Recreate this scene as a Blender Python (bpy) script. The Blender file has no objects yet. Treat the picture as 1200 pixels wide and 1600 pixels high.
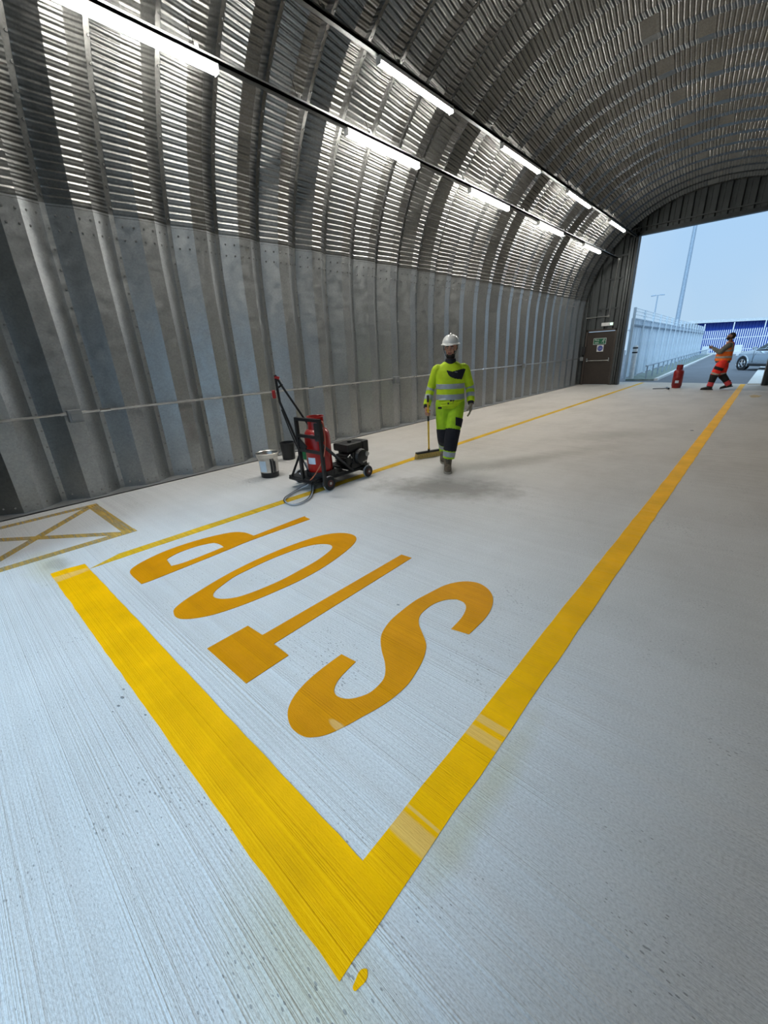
import bpy, bmesh, math, random
import numpy as np
from mathutils import Vector, Matrix

random.seed(7)
SC = bpy.context.scene
COL = SC.collection
PI = math.pi

# ------------------------------------------------------------------ camera
YAW, PITCH, ROLL, FPX, HC = .7507, .3657, -.0512, 629.95, 1.57
fw = Vector((-math.sin(YAW) * math.cos(PITCH), math.cos(YAW) * math.cos(PITCH), -math.sin(PITCH)))
rt = Vector((math.cos(YAW), math.sin(YAW), 0))
up = rt.cross(fw)
R2 = rt * math.cos(ROLL) + up * math.sin(ROLL)
U2 = up * math.cos(ROLL) - rt * math.sin(ROLL)
cd = bpy.data.cameras.new('camera')
cam = bpy.data.objects.new('camera', cd)
COL.objects.link(cam)
cd.sensor_fit = 'AUTO'
cd.sensor_width = 36
cd.lens = FPX * 36 / 1600
cd.clip_start = .05
cd.clip_end = 500
M = Matrix((R2, U2, -fw)).transposed().to_4x4()
M.translation = (0, 0, HC)
cam.matrix_world = M
SC.camera = cam

SC.view_settings.view_transform = 'Standard'
SC.view_settings.look = 'None'
SC.view_settings.gamma = 1
SC.view_settings.use_curve_mapping = False
SC.view_settings.exposure = 0.0

LAMP = 132.0          # radiance of the batten diffusers
SKY = 1.5


def ray(p):
    return R2 * (p[0] - 600) - U2 * (p[1] - 800) + fw * FPX


def G(px, py, z=0.0):
    d = ray((px, py))
    t = (z - HC) / d.z
    return Vector((d.x * t, d.y * t, z))


def WX(px, py, x):
    d = ray((px, py))
    t = x / d.x
    return Vector((x, d.y * t, HC + d.z * t))


def WY(px, py, y):
    d = ray((px, py))
    t = y / d.y
    return Vector((d.x * t, y, HC + d.z * t))


# ------------------------------------------------------------------ world
w = bpy.data.worlds.new('overcast_sky')
SC.world = w
w.use_nodes = True
nt = w.node_tree
nt.nodes.clear()
o = nt.nodes.new('ShaderNodeOutputWorld')
bg = nt.nodes.new('ShaderNodeBackground')
tc = nt.nodes.new('ShaderNodeTexCoord')
sp = nt.nodes.new('ShaderNodeSeparateXYZ')
cr = nt.nodes.new('ShaderNodeValToRGB')
cr.color_ramp.elements[0].position = 0.0
cr.color_ramp.elements[0].color = (.31, .44, .57, 1)
cr.color_ramp.elements[1].position = .25
cr.color_ramp.elements[1].color = (.27, .43, .63, 1)
el_ = cr.color_ramp.elements.new(1.0)      # an overcast sky grows brighter towards the zenith
el_.color = (.62, .84, 1.0, 1)
nz = nt.nodes.new('ShaderNodeTexNoise')
nz.inputs['Scale'].default_value = 3.0
nz.inputs['Detail'].default_value = 4
mx = nt.nodes.new('ShaderNodeMix')
mx.data_type = 'RGBA'
mx.inputs[7].default_value = (.43, .52, .60, 1)
mr = nt.nodes.new('ShaderNodeMapRange')
mr.inputs[1].default_value = .45
mr.inputs[2].default_value = .8
mr.inputs[4].default_value = .40
nt.links.new(tc.outputs['Generated'], sp.inputs[0])
nt.links.new(sp.outputs['Z'], cr.inputs[0])
nt.links.new(tc.outputs['Generated'], nz.inputs['Vector'])
nt.links.new(nz.outputs[0], mr.inputs[0])
nt.links.new(mr.outputs[0], mx.inputs[0])
nt.links.new(cr.outputs[0], mx.inputs[6])
nt.links.new(mx.outputs[2], bg.inputs[0])
bg.inputs[1].default_value = SKY
nt.links.new(bg.outputs[0], o.inputs[0])

# hazy sun behind thin cloud, shining in through the near doorway
sun_d = bpy.data.lights.new('hazy_sun', 'SUN')
sun_d.energy = 2.6
sun_d.angle = math.radians(34)
sun_d.color = (.56, .79, 1.0)
sun = bpy.data.objects.new('hazy_sun', sun_d)
COL.objects.link(sun)
sun.rotation_euler = Vector((-.10, 1, -.80)).to_track_quat('-Z', 'Y').to_euler()

# ------------------------------------------------------------------ materials


class N:
    def __init__(s, name):
        s.m = bpy.data.materials.new(name)
        s.m.use_nodes = True
        s.t = s.m.node_tree
        s.b = s.t.nodes['Principled BSDF']
        s.out = s.t.nodes['Material Output']

    def n(s, typ, **kw):
        x = s.t.nodes.new('ShaderNode' + typ)
        for k, v in kw.items():
            if k.startswith('_'):
                setattr(x, k[1:], v)
            else:
                x.inputs[k.replace('__', ' ')].default_value = v
        return x

    def l(s, a, b):
        s.t.links.new(a, b)

    def pos(s, scale=(1, 1, 1), world=True):
        if world:
            g = s.n('NewGeometry').outputs['Position']
        else:
            g = s.n('TexCoord').outputs['Object']
        mp = s.n('Mapping')
        mp.inputs['Scale'].default_value = scale
        s.l(g, mp.inputs['Vector'])
        return mp.outputs[0]

    def noise(s, scale, vec=None, detail=4, rough=.5):
        x = s.n('TexNoise', Scale=scale, Detail=detail, Roughness=rough)
        if vec is None:
            vec = s.pos(world=False)
        s.l(vec, x.inputs['Vector'])
        return x.outputs[0]

    def ramp(s, val, stops):
        r = s.n('ValToRGB')
        e = r.color_ramp.elements
        while len(e) < len(stops):
            e.new(.5)
        for i, (p, c) in enumerate(stops):
            e[i].position = p
            e[i].color = (*c, 1) if len(c) == 3 else c
        s.l(val, r.inputs[0])
        return r.outputs[0]

    def mix(s, fac, a, b, blend='MIX'):
        x = s.n('Mix', _data_type='RGBA', _blend_type=blend)
        for sock, v in ((x.inputs[0], fac), (x.inputs[6], a), (x.inputs[7], b)):
            if isinstance(v, bpy.types.NodeSocket):
                s.l(v, sock)
            else:
                sock.default_value = v if not isinstance(v, tuple) else (*v, 1)[:4]
        return x.outputs[2]

    def math(s, op, a, b=None):
        x = s.n('Math', _operation=op)
        for i, v in enumerate((a, b)):
            if v is None:
                continue
            if isinstance(v, bpy.types.NodeSocket):
                s.l(v, x.inputs[i])
            else:
                x.inputs[i].default_value = v
        return x.outputs[0]

    def bump(s, h, strength=.3, dist=.01, prev=None):
        x = s.n('Bump', Strength=strength, Distance=dist)
        s.l(h, x.inputs['Height'])
        if prev is not None:
            s.l(prev, x.inputs['Normal'])
        return x.outputs[0]

    def done(s, color=None, rough=None, metal=None, normal=None, **kw):
        for k, v in (('Base Color', color), ('Roughness', rough), ('Metallic', metal), ('Normal', normal)):
            if v is None:
                continue
            if isinstance(v, bpy.types.NodeSocket):
                s.l(v, s.b.inputs[k])
            else:
                s.b.inputs[k].default_value = (*v, 1) if k == 'Base Color' else v
        for k, v in kw.items():
            s.b.inputs[k.replace('__', ' ')].default_value = v
        return s.m


MT = {}


def simple(name, col, rough=.5, metal=0., var=.12, scale=8., bump=0., **kw):
    a = N(name)
    n = a.noise(scale)
    d = tuple(c * (1 - var) for c in col)
    u = tuple(min(1, c * (1 + var)) for c in col)
    c = a.ramp(n, [(.3, d), (.7, u)])
    nr = a.bump(a.noise(scale * 12), bump, .004) if bump else None
    MT[name] = a.done(c, rough, metal, nr, **kw)
    return MT[name]


def brush_height(a):
    """broom-finish grooves that run across the hall (along x), world space"""
    n1 = a.noise(1, a.pos((.22, 75, 1)), 2, .5)
    n2 = a.noise(1, a.pos((.35, 190, 1)), 1, .5)
    n3 = a.noise(1, a.pos((.15, 11, 1)), 1, .5)
    g = a.math('ADD', a.math('MULTIPLY', n1, .6), a.math('MULTIPLY', n2, .4))
    n4 = a.noise(1, a.pos((1.3, 2.2, 1)), 3, .6)
    band = a.n('MapRange')
    band.inputs[1].default_value = .36
    band.inputs[2].default_value = .66
    band.inputs[3].default_value = .12
    a.l(a.math('ADD', a.math('MULTIPLY', n3, .6), a.math('MULTIPLY', n4, .4)), band.inputs[0])
    gr_ = a.noise(1, a.pos((70, 130, 1)), 2, .6)
    return a.math('ADD', a.math('MULTIPLY', g, band.outputs[0]), a.math('MULTIPLY', gr_, .16))


def ellipse_mask(a, cx, cy, rx, ry, rot=0., soft=.4, wob=.5):
    p = a.n('NewGeometry').outputs['Position']
    mp = a.n('Mapping', _vector_type='TEXTURE')
    mp.inputs['Location'].default_value = (cx, cy, 0)
    mp.inputs['Rotation'].default_value = (0, 0, rot)
    mp.inputs['Scale'].default_value = (rx, ry, 1)
    a.l(p, mp.inputs['Vector'])
    ln = a.n('VectorMath', _operation='LENGTH')
    a.l(mp.outputs[0], ln.inputs[0])
    nz = a.noise(1, a.pos((5, 5, 5)), 4, .6)
    d = a.math('ADD', ln.outputs['Value'], a.math('MULTIPLY', a.math('SUBTRACT', nz, .5), wob * 2))
    r = a.n('MapRange')
    r.inputs[1].default_value = 1 + soft
    r.inputs[2].default_value = 1 - soft
    a.l(d, r.inputs[0])
    return r.outputs[0]


def floor_mat():
    a = N('brushed_concrete')
    base = a.ramp(a.noise(1, a.pos((.9, .9, .9)), 6, .6), [(.32, (.56, .57, .575)), (.68, (.65, .66, .665))])
    sx = a.n('SeparateXYZ')
    a.l(a.n('NewGeometry').outputs['Position'], sx.inputs[0])
    # older, dustier surface toward the far door; near colour holds a painted daylight tint
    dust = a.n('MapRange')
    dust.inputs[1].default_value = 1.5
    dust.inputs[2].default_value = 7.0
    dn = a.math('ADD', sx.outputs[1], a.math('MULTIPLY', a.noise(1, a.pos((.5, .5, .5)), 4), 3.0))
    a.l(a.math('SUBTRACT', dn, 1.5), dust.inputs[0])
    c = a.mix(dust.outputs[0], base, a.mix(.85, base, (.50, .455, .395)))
    # grime smudges
    sm = ellipse_mask(a, -2.75, 4.05, .75, .34, .45, .5, .9)
    c = a.mix(a.math('MULTIPLY', sm, .8), c, (.25, .235, .21))
    sm2 = ellipse_mask(a, -1.9, 8.5, .9, .35, .9, .8, .9)
    c = a.mix(a.math('MULTIPLY', sm2, .55), c, (.30, .27, .22))
    sm3 = ellipse_mask(a, -2.3, 6.3, 1.3, .18, 1.1, .8, .9)
    c = a.mix(a.math('MULTIPLY', sm3, .5), c, (.30, .27, .22))
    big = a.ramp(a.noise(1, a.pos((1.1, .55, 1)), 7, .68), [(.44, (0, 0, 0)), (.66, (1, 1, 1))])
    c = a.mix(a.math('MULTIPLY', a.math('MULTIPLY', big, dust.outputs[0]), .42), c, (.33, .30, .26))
    # overspray haze of yellow round the painted corners
    for cx, cy, rx, ry, k in ((-.63, .25, .25, .13, .35), (-4.35, .30, .32, .11, .35), (-.47, 1.05, .05, .3, .32), (-.48, .75, .06, .1, .2)):
        e = ellipse_mask(a, cx, cy, rx, ry, 0, .7, .5)
        c = a.mix(a.math('MULTIPLY', e, k), c, (.42, .37, .10))
    e = ellipse_mask(a, -4.33, .37, .14, .09, 0, .3, .5)
    c = a.mix(a.math('MULTIPLY', e, .45), c, (.27, .26, .23))
    spk = a.noise(1, a.pos((95, 150, 1)), 2, .7)
    c = a.mix(1, c, a.ramp(spk, [(.30, (.80, .80, .80)), (.52, (1, 1, 1)), (.72, (1.1, 1.1, 1.1))]), 'MULTIPLY')
    # pits
    v = a.n('TexVoronoi', Scale=1.0)
    a.l(a.pos((26, 60, 1)), v.inputs['Vector'])
    pn = a.noise(1, a.pos((1.6, 1.6, 1)), 3)
    pit = a.math('LESS_THAN', v.outputs['Distance'], a.math('MULTIPLY', a.math('SUBTRACT', pn, .39), .72))
    c = a.mix(a.math('MULTIPLY', pit, .7), c, (.2, .2, .2))
    h = brush_height(a)
    c = a.mix(.35, c, a.mix(1, c, a.ramp(h, [(.12, (.9, .9, .9)), (.55, (1.05, 1.05, 1.05))]), 'MULTIPLY'))
    nb = a.bump(h, .85, .016)
    nb = a.bump(a.noise(1, a.pos((160, 160, 160)), 3), .2, .003, nb)
    MT['floor'] = a.done(c, .62, 0, nb, **{'Specular__IOR__Level': .35})


def paint_mat(name, col, worn=0., patches=(), rough=.45):
    a = N(name)
    n = a.noise(1, a.pos((3, 3, 3)), 5, .6)
    d = tuple(x * .86 for x in col)
    u = tuple(min(1, x * 1.08) for x in col)
    c = a.ramp(n, [(.3, d), (.7, u)])
    for cx, cy, rx, ry in patches:
        e = ellipse_mask(a, cx, cy, rx, ry, 0, .12, .16)
        c = a.mix(a.math('MULTIPLY', e, .5), c, (.70, .50, .22))
    h = brush_height(a)
    nb = a.bump(h, .8, .015)
    nb = a.bump(a.noise(1, a.pos((140, 140, 140)), 3), .2, .003, nb)
    m = a.done(c, rough, 0, nb, **{'Specular__IOR__Level': .06})
    if worn > 0:
        tr = a.n('BsdfTransparent')
        ms = a.n('MixShader')
        wn = a.noise(1, a.pos((2.2, 40, 1)), 4, .6)
        wn2 = a.noise(1, a.pos((1.4, 1.4, 1)), 3, .6)
        f = a.math('ADD', a.math('MULTIPLY', wn, .6), a.math('MULTIPLY', wn2, .4))
        r = a.n('MapRange')
        r.inputs[1].default_value = .3
        r.inputs[2].default_value = .7
        r.inputs[3].default_value = worn - .3
        r.inputs[4].default_value = worn + .25
        a.l(f, r.inputs[0])
        a.l(r.outputs[0], ms.inputs[0])
        a.l(a.b.outputs[0], ms.inputs[1])
        a.l(tr.outputs[0], ms.inputs[2])
        a.l(ms.outputs[0], a.out.inputs[0])
    MT[name] = m


def galv_mat(name, lo, hi, rough=.36):
    a = N(name)
    p = a.pos((1, 1, 1), True)
    v = a.n('TexVoronoi', Scale=55.0)
    a.l(p, v.inputs['Vector'])
    c = a.ramp(v.outputs['Color'], [(0, lo), (1, hi)])
    st = a.noise(1, a.pos((2.5, 2.5, 1.2)), 5, .6)
    c = a.mix(a.ramp(st, [(.45, (0, 0, 0)), (.75, (.35, .35, .35))]), c, tuple(x * .7 for x in lo))
    r = a.ramp(a.noise(1, a.pos((9, 9, 9)), 4), [(.3, (rough - .06,) * 3), (.7, (rough + .08,) * 3)])
    MT[name] = a.done(c, r, 1.0, a.bump(v.outputs['Distance'], .03, .002))


def asphalt_mat():
    a = N('asphalt')
    c = a.ramp(a.noise(1, a.pos((60, 60, 60)), 3), [(.3, (.075, .085, .105)), (.7, (.15, .165, .195))])
    c = a.mix(a.ramp(a.noise(1, a.pos((.5, .22, 1)), 5, .6), [(.4, (0, 0, 0)), (.7, (.5, .5, .5))]), c, (.17, .19, .22))
    MT['asphalt'] = a.done(c, .7, 0, a.bump(a.noise(1, a.pos((120, 120, 120)), 2), .4, .006))


floor_mat()
paint_mat('yellow_paint', (.93, .475, .0003), 0, ((-.6, .70, .5, .040), (-.6, .765, .5, .006), (-.6, 1.20, .5, .03), (-.6, 1.28, .5, .022), (-3.98, .285, .06, .25)))
paint_mat('amber_paint', (.66, .265, .0005), 0, ((-1.0, .71, .10, .012), (-1.12, .83, .07, .02)))
paint_mat('faded_paint', (.86, .58, .13), .62)
paint_mat('thin_paint', (.78, .47, .01), .22)
galv_mat('galvanised', (.16, .16, .152), (.22, .22, .21), .41)
galv_mat('galvanised_flat', (.34, .35, .345), (.43, .44, .435), .42)
asphalt_mat()
simple('cladding_grey', (.070, .078, .078), .42, .35, .1, 3)
simple('frame_dark', (.036, .042, .043), .45, .3)
simple('frame_trim', (.42, .44, .46), .45, .5)
simple('base_steel', (.26, .265, .26), .55, .5)
simple('steel_pipe', (.50, .50, .49), .33, 1.0)
simple('box_grey', (.22, .23, .235), .45, .4)
simple('bolt_zinc', (.30, .30, .29), .35, 1.0)
simple('white_plastic', (.78, .78, .76), .4)
simple('lamp_body', (.72, .72, .70), .4)
simple('door_brown', (.035, .026, .020), .42)
simple('door_frame', (.055, .043, .035), .42)
simple('chrome', (.6, .6, .58), .22, 1)
simple('sign_green', (.010, .13, .06), .4)
simple('sign_white', (.80, .82, .80), .4)
simple('sign_blue', (.02, .05, .30), .4)
simple('black_metal', (.010, .010, .011), .38, .2)
simple('black_rubber', (.014, .014, .015), .7, bump=.2)
simple('black_plastic', (.013, .013, .014), .45)
simple('engine_black', (.012, .012, .012), .4)
simple('engine_alloy', (.42, .42, .42), .35, 1)
simple('red_bottle', (.36, .010, .007), .30, 0, .18, 6)
simple('red_bottle_dark', (.22, .010, .010), .38, 0, .2, 6)
simple('red_plastic', (.38, .01, .012), .4)
simple('wheel_grey', (.33, .34, .36), .6)
simple('hub_red', (.10, .025, .02), .5)
simple('hose_grey', (.36, .38, .42), .5)
simple('hose_orange', (.42, .12, .06), .5)
simple('pot_steel', (.52, .50, .46), .3, 1, .25, 7)
simple('label_pale', (.55, .66, .76), .5)
simple('tar_black', (.008, .008, .008), .35)
simple('green_plastic', (.005, .16, .055), .45)
simple('wood_yellow', (.74, .47, .015), .45)
simple('bristle', (.62, .46, .16), .8, 0, .3, 60)
simple('hivis_yellow', (.50, .70, .008), .75, 0, .10, 14, .35)
simple('hivis_green', (.36, .62, .010), .75, 0, .14, 14, .35)
simple('hivis_orange', (.90, .16, .012), .75, 0, .1, 14, .3)
simple('hivis_red', (.88, .035, .018), .75, 0, .1, 14, .3)
simple('cuff_red', (.62, .06, .07), .75, 0, .1, 14, .3)
simple('reflective', (.36, .40, .44), .5, .3, .12, 20)
simple('reflective_warm', (.42, .38, .32), .5, .3, .12, 20)
simple('navy_cloth', (.008, .009, .016), .85, 0, .2, 20, .3)
simple('black_cloth', (.009, .009, .010), .85, 0, .2, 20, .3)
simple('olive_cloth', (.13, .125, .105), .85, 0, .2, 14, .3)
simple('glove_grey', (.22, .20, .14), .8, 0, .3, 30, .4)
simple('skin', (.40, .20, .135), .5, 0, .08, 20)
simple('skin_brown', (.17, .08, .05), .5, 0, .08, 20)
simple('hair_dark', (.012, .009, .007), .75, 0, .3, 60, .5)
simple('eye_white', (.55, .53, .50), .3)
simple('eye_dark', (.01, .008, .006), .2)
simple('lip', (.26, .09, .075), .5)
simple('helmet_white', (.78, .78, .75), .32, 0, .04)
simple('boot_dust', (.27, .23, .17), .75, 0, .3, 18, .3)
simple('boot_brown', (.115, .09, .06), .75, 0, .4, 22, .3)
simple('boot_dark', (.022, .020, .018), .6, 0, .3, 18, .2)
simple('sole', (.30, .27, .22), .8)
simple('fence_pale', (.62, .70, .77), .6, .1, .08, 2)
simple('fence_sheet', (.70, .79, .88), .6, .05, .06, 1)
simple('fence_rail', (.18, .24, .30), .5, .3)
simple('pole_grey', (.36, .44, .53), .5, .3)
simple('blue_sheet', (.010, .055, .36), .5, .1, .08, 2)
simple('roof_white', (.72, .76, .78), .5)
simple('pale_paint', (.78, .82, .86), .5)
simple('kerb_concrete', (.66, .68, .68), .8, 0, .08, 3, .2)
simple('verge_green', (.20, .25, .23), .9, 0, .3, 3, .3)
simple('bollard_white', (.88, .90, .91), .4)
simple('bollard_black', (.02, .022, .025), .4)
simple('car_silver', (.50, .56, .62), .22, .75, .03)
simple('car_glass', (.03, .05, .06), .06, 0, .1, 3)
simple('tyre', (.015, .015, .016), .8)
simple('alloy', (.55, .57, .6), .3, .9)
simple('car_black', (.015, .016, .018), .5)
simple('lamp_lens', (.8, .85, .9), .1)
e = N('diffuser_light')
e.b.inputs['Base Color'].default_value = (.9, .9, .88, 1)
e.b.inputs['Emission Color'].default_value = (1.0, .975, .92, 1)
e.b.inputs['Emission Strength'].default_value = LAMP
MT['diffuser'] = e.m
e = N('green_led')
e.b.inputs['Emission Color'].default_value = (.3, 1, .6, 1)
e.b.inputs['Emission Strength'].default_value = 3
MT['green_led'] = e.m

# ------------------------------------------------------------------ mesh helpers


class MB:
    def __init__(s):
        s.v = []
        s.f = []

    def add(s, vs, fs):
        b = len(s.v)
        s.v += [tuple(x) for x in vs]
        s.f += [tuple(i + b for i in f) for f in fs]
        return s

    def box(s, lo, hi, mat=None):
        (x0, y0, z0), (x1, y1, z1) = lo, hi
        vs = [(x0, y0, z0), (x1, y0, z0), (x1, y1, z0), (x0, y1, z0), (x0, y0, z1), (x1, y0, z1), (x1, y1, z1), (x0, y1, z1)]
        if mat is not None:
            vs = [mat @ Vector(v) for v in vs]
        return s.add(vs, [(0, 3, 2, 1), (4, 5, 6, 7), (0, 1, 5, 4), (1, 2, 6, 5), (2, 3, 7, 6), (3, 0, 4, 7)])

    def bbox(s, c, d, bev=.0, mat=None):
        """box by centre and size, edges chamfered"""
        bm = bmesh.new()
        bmesh.ops.create_cube(bm, size=1)
        for v in bm.verts:
            v.co = Vector((v.co.x * d[0], v.co.y * d[1], v.co.z * d[2]))
        if bev:
            bmesh.ops.bevel(bm, geom=bm.edges[:], offset=bev, segments=2, profile=.6, affect='EDGES')
        bm.verts.index_update()
        c = Vector(c)
        vs = [(mat @ v.co if mat is not None else v.co) + c for v in bm.verts]
        fs = [tuple(v.index for v in f.verts) for f in bm.faces]
        bm.free()
        return s.add(vs, fs)

    def tube(s, pts, r, n=8, cap=True, flat=1.0):
        pts = [Vector(p) for p in pts]
        rs = r if isinstance(r, (list, tuple)) else [r] * len(pts)
        d0 = (pts[1] - pts[0]).normalized()
        a = d0.orthogonal().normalized()
        vs = []
        for i, p in enumerate(pts):
            if i == 0:
                d = pts[1] - pts[0]
            elif i == len(pts) - 1:
                d = pts[-1] - pts[-2]
            else:
                d = (pts[i + 1] - p).normalized() + (p - pts[i - 1]).normalized()
            d = d.normalized()
            a = (a - d * a.dot(d))
            a = a.normalized() if a.length > 1e-6 else d.orthogonal().normalized()
            b = d.cross(a)
            for k in range(n):
                t = 2 * PI * k / n
                vs.append(p + (a * math.cos(t) + b * math.sin(t) * flat) * rs[i])
        fs = []
        for i in range(len(pts) - 1):
            for k in range(n):
                k2 = (k + 1) % n
                fs.append((i * n + k, i * n + k2, (i + 1) * n + k2, (i + 1) * n + k))
        if cap:
            fs.append(tuple(range(n - 1, -1, -1)))
            e = (len(pts) - 1) * n
            fs.append(tuple(range(e, e + n)))
        return s.add(vs, fs)

    def loft(s, rings, n=20, cap=True):
        """rings: (centre, ux, uy) with ux, uy the half-axis vectors"""
        vs = []
        for c, ux, uy in rings:
            c, ux, uy = Vector(c), Vector(ux), Vector(uy)
            for k in range(n):
                t = 2 * PI * k / n
                vs.append(c + ux * math.cos(t) + uy * math.sin(t))
        fs = []
        m = len(rings)
        for i in range(m - 1):
            for k in range(n):
                k2 = (k + 1) % n
                fs.append((i * n + k, i * n + k2, (i + 1) * n + k2, (i + 1) * n + k))
        if cap:
            fs.append(tuple(range(n - 1, -1, -1)))
            fs.append(tuple(range((m - 1) * n, m * n)))
        return s.add(vs, fs)

    def lathe(s, prof, c=(0, 0, 0), n=28, mat=None):
        """prof: (radius, z) from bottom to top, closed with caps where radius > 0"""
        vs = []
        for r, z in prof:
            for k in range(n):
                t = 2 * PI * k / n
                vs.append(Vector((r * math.cos(t), r * math.sin(t), z)))
        if mat is not None:
            vs = [mat @ v for v in vs]
        c = Vector(c)
        vs = [v + c for v in vs]
        fs = []
        m = len(prof)
        for i in range(m - 1):
            for k in range(n):
                k2 = (k + 1) % n
                fs.append((i * n + k, i * n + k2, (i + 1) * n + k2, (i + 1) * n + k))
        fs.append(tuple(range(n - 1, -1, -1)))
        fs.append(tuple(range((m - 1) * n, m * n)))
        return s.add(vs, fs)

    def sphere(s, c, r, n=12, m=8):
        rx, ry, rz = r if isinstance(r, tuple) else (r, r, r)
        rings = []
        for i in range(m + 1):
            t = -PI / 2 + PI * i / m
            k = max(math.cos(t), .02)
            rings.append((Vector(c) + Vector((0, 0, rz * math.sin(t))), (rx * k, 0, 0), (0, ry * k, 0)))
        return s.loft(rings, n)

    def prism(s, poly, z0, z1, holes=()):
        bm = bmesh.new()
        loops = [poly] + list(holes)
        es = []
        for lp in loops:
            vs = [bm.verts.new((p[0], p[1], z1)) for p in lp]
            es += [bm.edges.new((vs[i], vs[(i + 1) % len(vs)])) for i in range(len(vs))]
        bmesh.ops.triangle_fill(bm, use_beauty=True, edges=es)
        bm.normal_update()
        for f in bm.faces:
            if f.normal.z < 0:
                f.normal_flip()
        r = bmesh.ops.extrude_face_region(bm, geom=bm.faces[:])
        # the extruded copy becomes the bottom
        for v in [g for g in r['geom'] if isinstance(g, bmesh.types.BMVert)]:
            v.co.z = z0
        bmesh.ops.recalc_face_normals(bm, faces=bm.faces)
        bm.verts.index_update()
        vs = [v.co.copy() for v in bm.verts]
        fs = [tuple(v.index for v in f.verts) for f in bm.faces]
        bm.free()
        return s.add(vs, fs)

    def mesh(s, name, smooth=False):
        me = bpy.data.meshes.new(name)
        me.from_pydata(s.v, [], s.f)
        me.update()
        if smooth:
            shade(me)
        return me

    def build(s, name, mat, parent=None, smooth=False, recalc=True):
        me = s.mesh(name)
        if recalc:
            bm = bmesh.new()
            bm.from_mesh(me)
            bmesh.ops.recalc_face_normals(bm, faces=bm.faces)
            bm.to_mesh(me)
            bm.free()
        if smooth:
            shade(me)
        return link(name, me, mat, parent)


def shade(me, ang=.7):
    me.polygons.foreach_set('use_smooth', [True] * len(me.polygons))
    me.set_sharp_from_angle(angle=ang)


def link(name, me, mat, parent=None):
    if mat is not None and not me.materials:
        me.materials.append(MT[mat])
    ob = bpy.data.objects.new(name, me)
    COL.objects.link(ob)
    if parent is not None:
        ob.parent = parent
    return ob


def tag(ob, label=None, cat=None, group=None, kind=None):
    for k, v in (('label', label), ('category', cat), ('group', group), ('kind', kind)):
        if v:
            ob[k] = v
    return ob


def empty(name, loc=(0, 0, 0), rz=0.):
    ob = bpy.data.objects.new(name, None)
    ob.location = loc
    ob.rotation_euler = (0, 0, rz)
    ob.empty_display_size = .1
    COL.objects.link(ob)
    return ob


def struct(ob):
    ob['kind'] = 'structure'
    return ob


def T(loc=(0, 0, 0), rz=0., rx=0., ry=0.):
    return Matrix.Translation(loc) @ Matrix.Rotation(rz, 4, 'Z') @ Matrix.Rotation(ry, 4, 'Y') @ Matrix.Rotation(rx, 4, 'X')


def text_mesh(txt, size, name):
    cu = bpy.data.curves.new(name, 'FONT')
    cu.body = txt
    cu.size = size
    cu.extrude = .0006
    cu.align_x = 'CENTER'
    cu.align_y = 'CENTER'
    tmp = bpy.data.objects.new('tmp_text', cu)
    COL.objects.link(tmp)
    me = bpy.data.meshes.new_from_object(tmp.evaluated_get(bpy.context.evaluated_depsgraph_get()))
    bpy.data.objects.remove(tmp)
    me.name = name
    return me


def remesh(mb, voxel, smooth=4, name='m'):
    me = mb.mesh('tmp')
    ob = bpy.data.objects.new('tmp', me)
    COL.objects.link(ob)
    md = ob.modifiers.new('r', 'REMESH')
    md.mode = 'VOXEL'
    md.voxel_size = voxel
    md.use_smooth_shade = True
    if smooth:
        ms = ob.modifiers.new('s', 'SMOOTH')
        ms.factor = .5
        ms.iterations = smooth
    dg = bpy.context.evaluated_depsgraph_get()
    r = bpy.data.meshes.new_from_object(ob.evaluated_get(dg))
    bpy.data.objects.remove(ob)
    bpy.data.meshes.remove(me)
    r.name = name
    r.polygons.foreach_set('use_smooth', [True] * len(r.polygons))
    return r


def patch(me, pred, off, name, mat, parent):
    """a thin piece of cloth (or hair) lying on a surface: the faces whose centre satisfies pred, lifted by off"""
    vs, fs, idx = [], [], {}
    for p in me.polygons:
        if not pred(p.center, p.normal):
            continue
        f = []
        for i in p.vertices:
            if i not in idx:
                idx[i] = len(vs)
                v = me.vertices[i]
                vs.append(v.co + v.normal * off)
            f.append(idx[i])
        fs.append(tuple(f))
    if not fs:
        print('EMPTY PATCH', name)
        return None
    # give it thickness: rim going back below the surface
    m2 = bpy.data.meshes.new(name)
    m2.from_pydata(vs, [], fs)
    bm = bmesh.new()
    bm.from_mesh(m2)
    bm.normal_update()
    be = [e for e in bm.edges if e.is_boundary]
    nrm = {v: v.normal.copy() for e in be for v in e.verts}
    r = bmesh.ops.extrude_edge_only(bm, edges=be)
    newv = [g for g in r['geom'] if isinstance(g, bmesh.types.BMVert)]
    for v in newv:
        near = min((o for e in v.link_edges for o in e.verts if o in nrm), key=lambda o: (o.co - v.co).length, default=None)
        if near is not None:
            v.co -= nrm[near] * (off * 1.6)
    bm.to_mesh(m2)
    bm.free()
    m2.polygons.foreach_set('use_smooth', [True] * len(m2.polygons))
    return link(name, m2, mat, parent)


# ------------------------------------------------------------------ the hall: dimensions
XC = -2.4            # centre line
HALF = 3.95          # half width to the crests of the wall panels
ZS = 2.5             # springing height
NEXP = 2.15
PITCH_P = .69
Y0 = .172
K0, K1 = -1, 29
YN, YF = Y0 + K0 * PITCH_P, Y0 + K1 * PITCH_P     # near and far end walls
ZSPL = 3.3
DEP = .18
OX0, OX1, OZ = -4.70, -.10, 5.42                   # end openings


def arch_curve():
    pts = [(-HALF, 0.0)]
    for i in range(0, 801):
        t = i / 800 * PI / 2
        pts.append((-HALF * max(math.cos(t), 0) ** (2 / NEXP), ZS + HALF * max(math.sin(t), 0) ** (2 / NEXP)))
    a = np.array(pts)
    s = np.concatenate([[0], np.cumsum(np.hypot(*np.diff(a, axis=0).T))])
    return a, s


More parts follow.
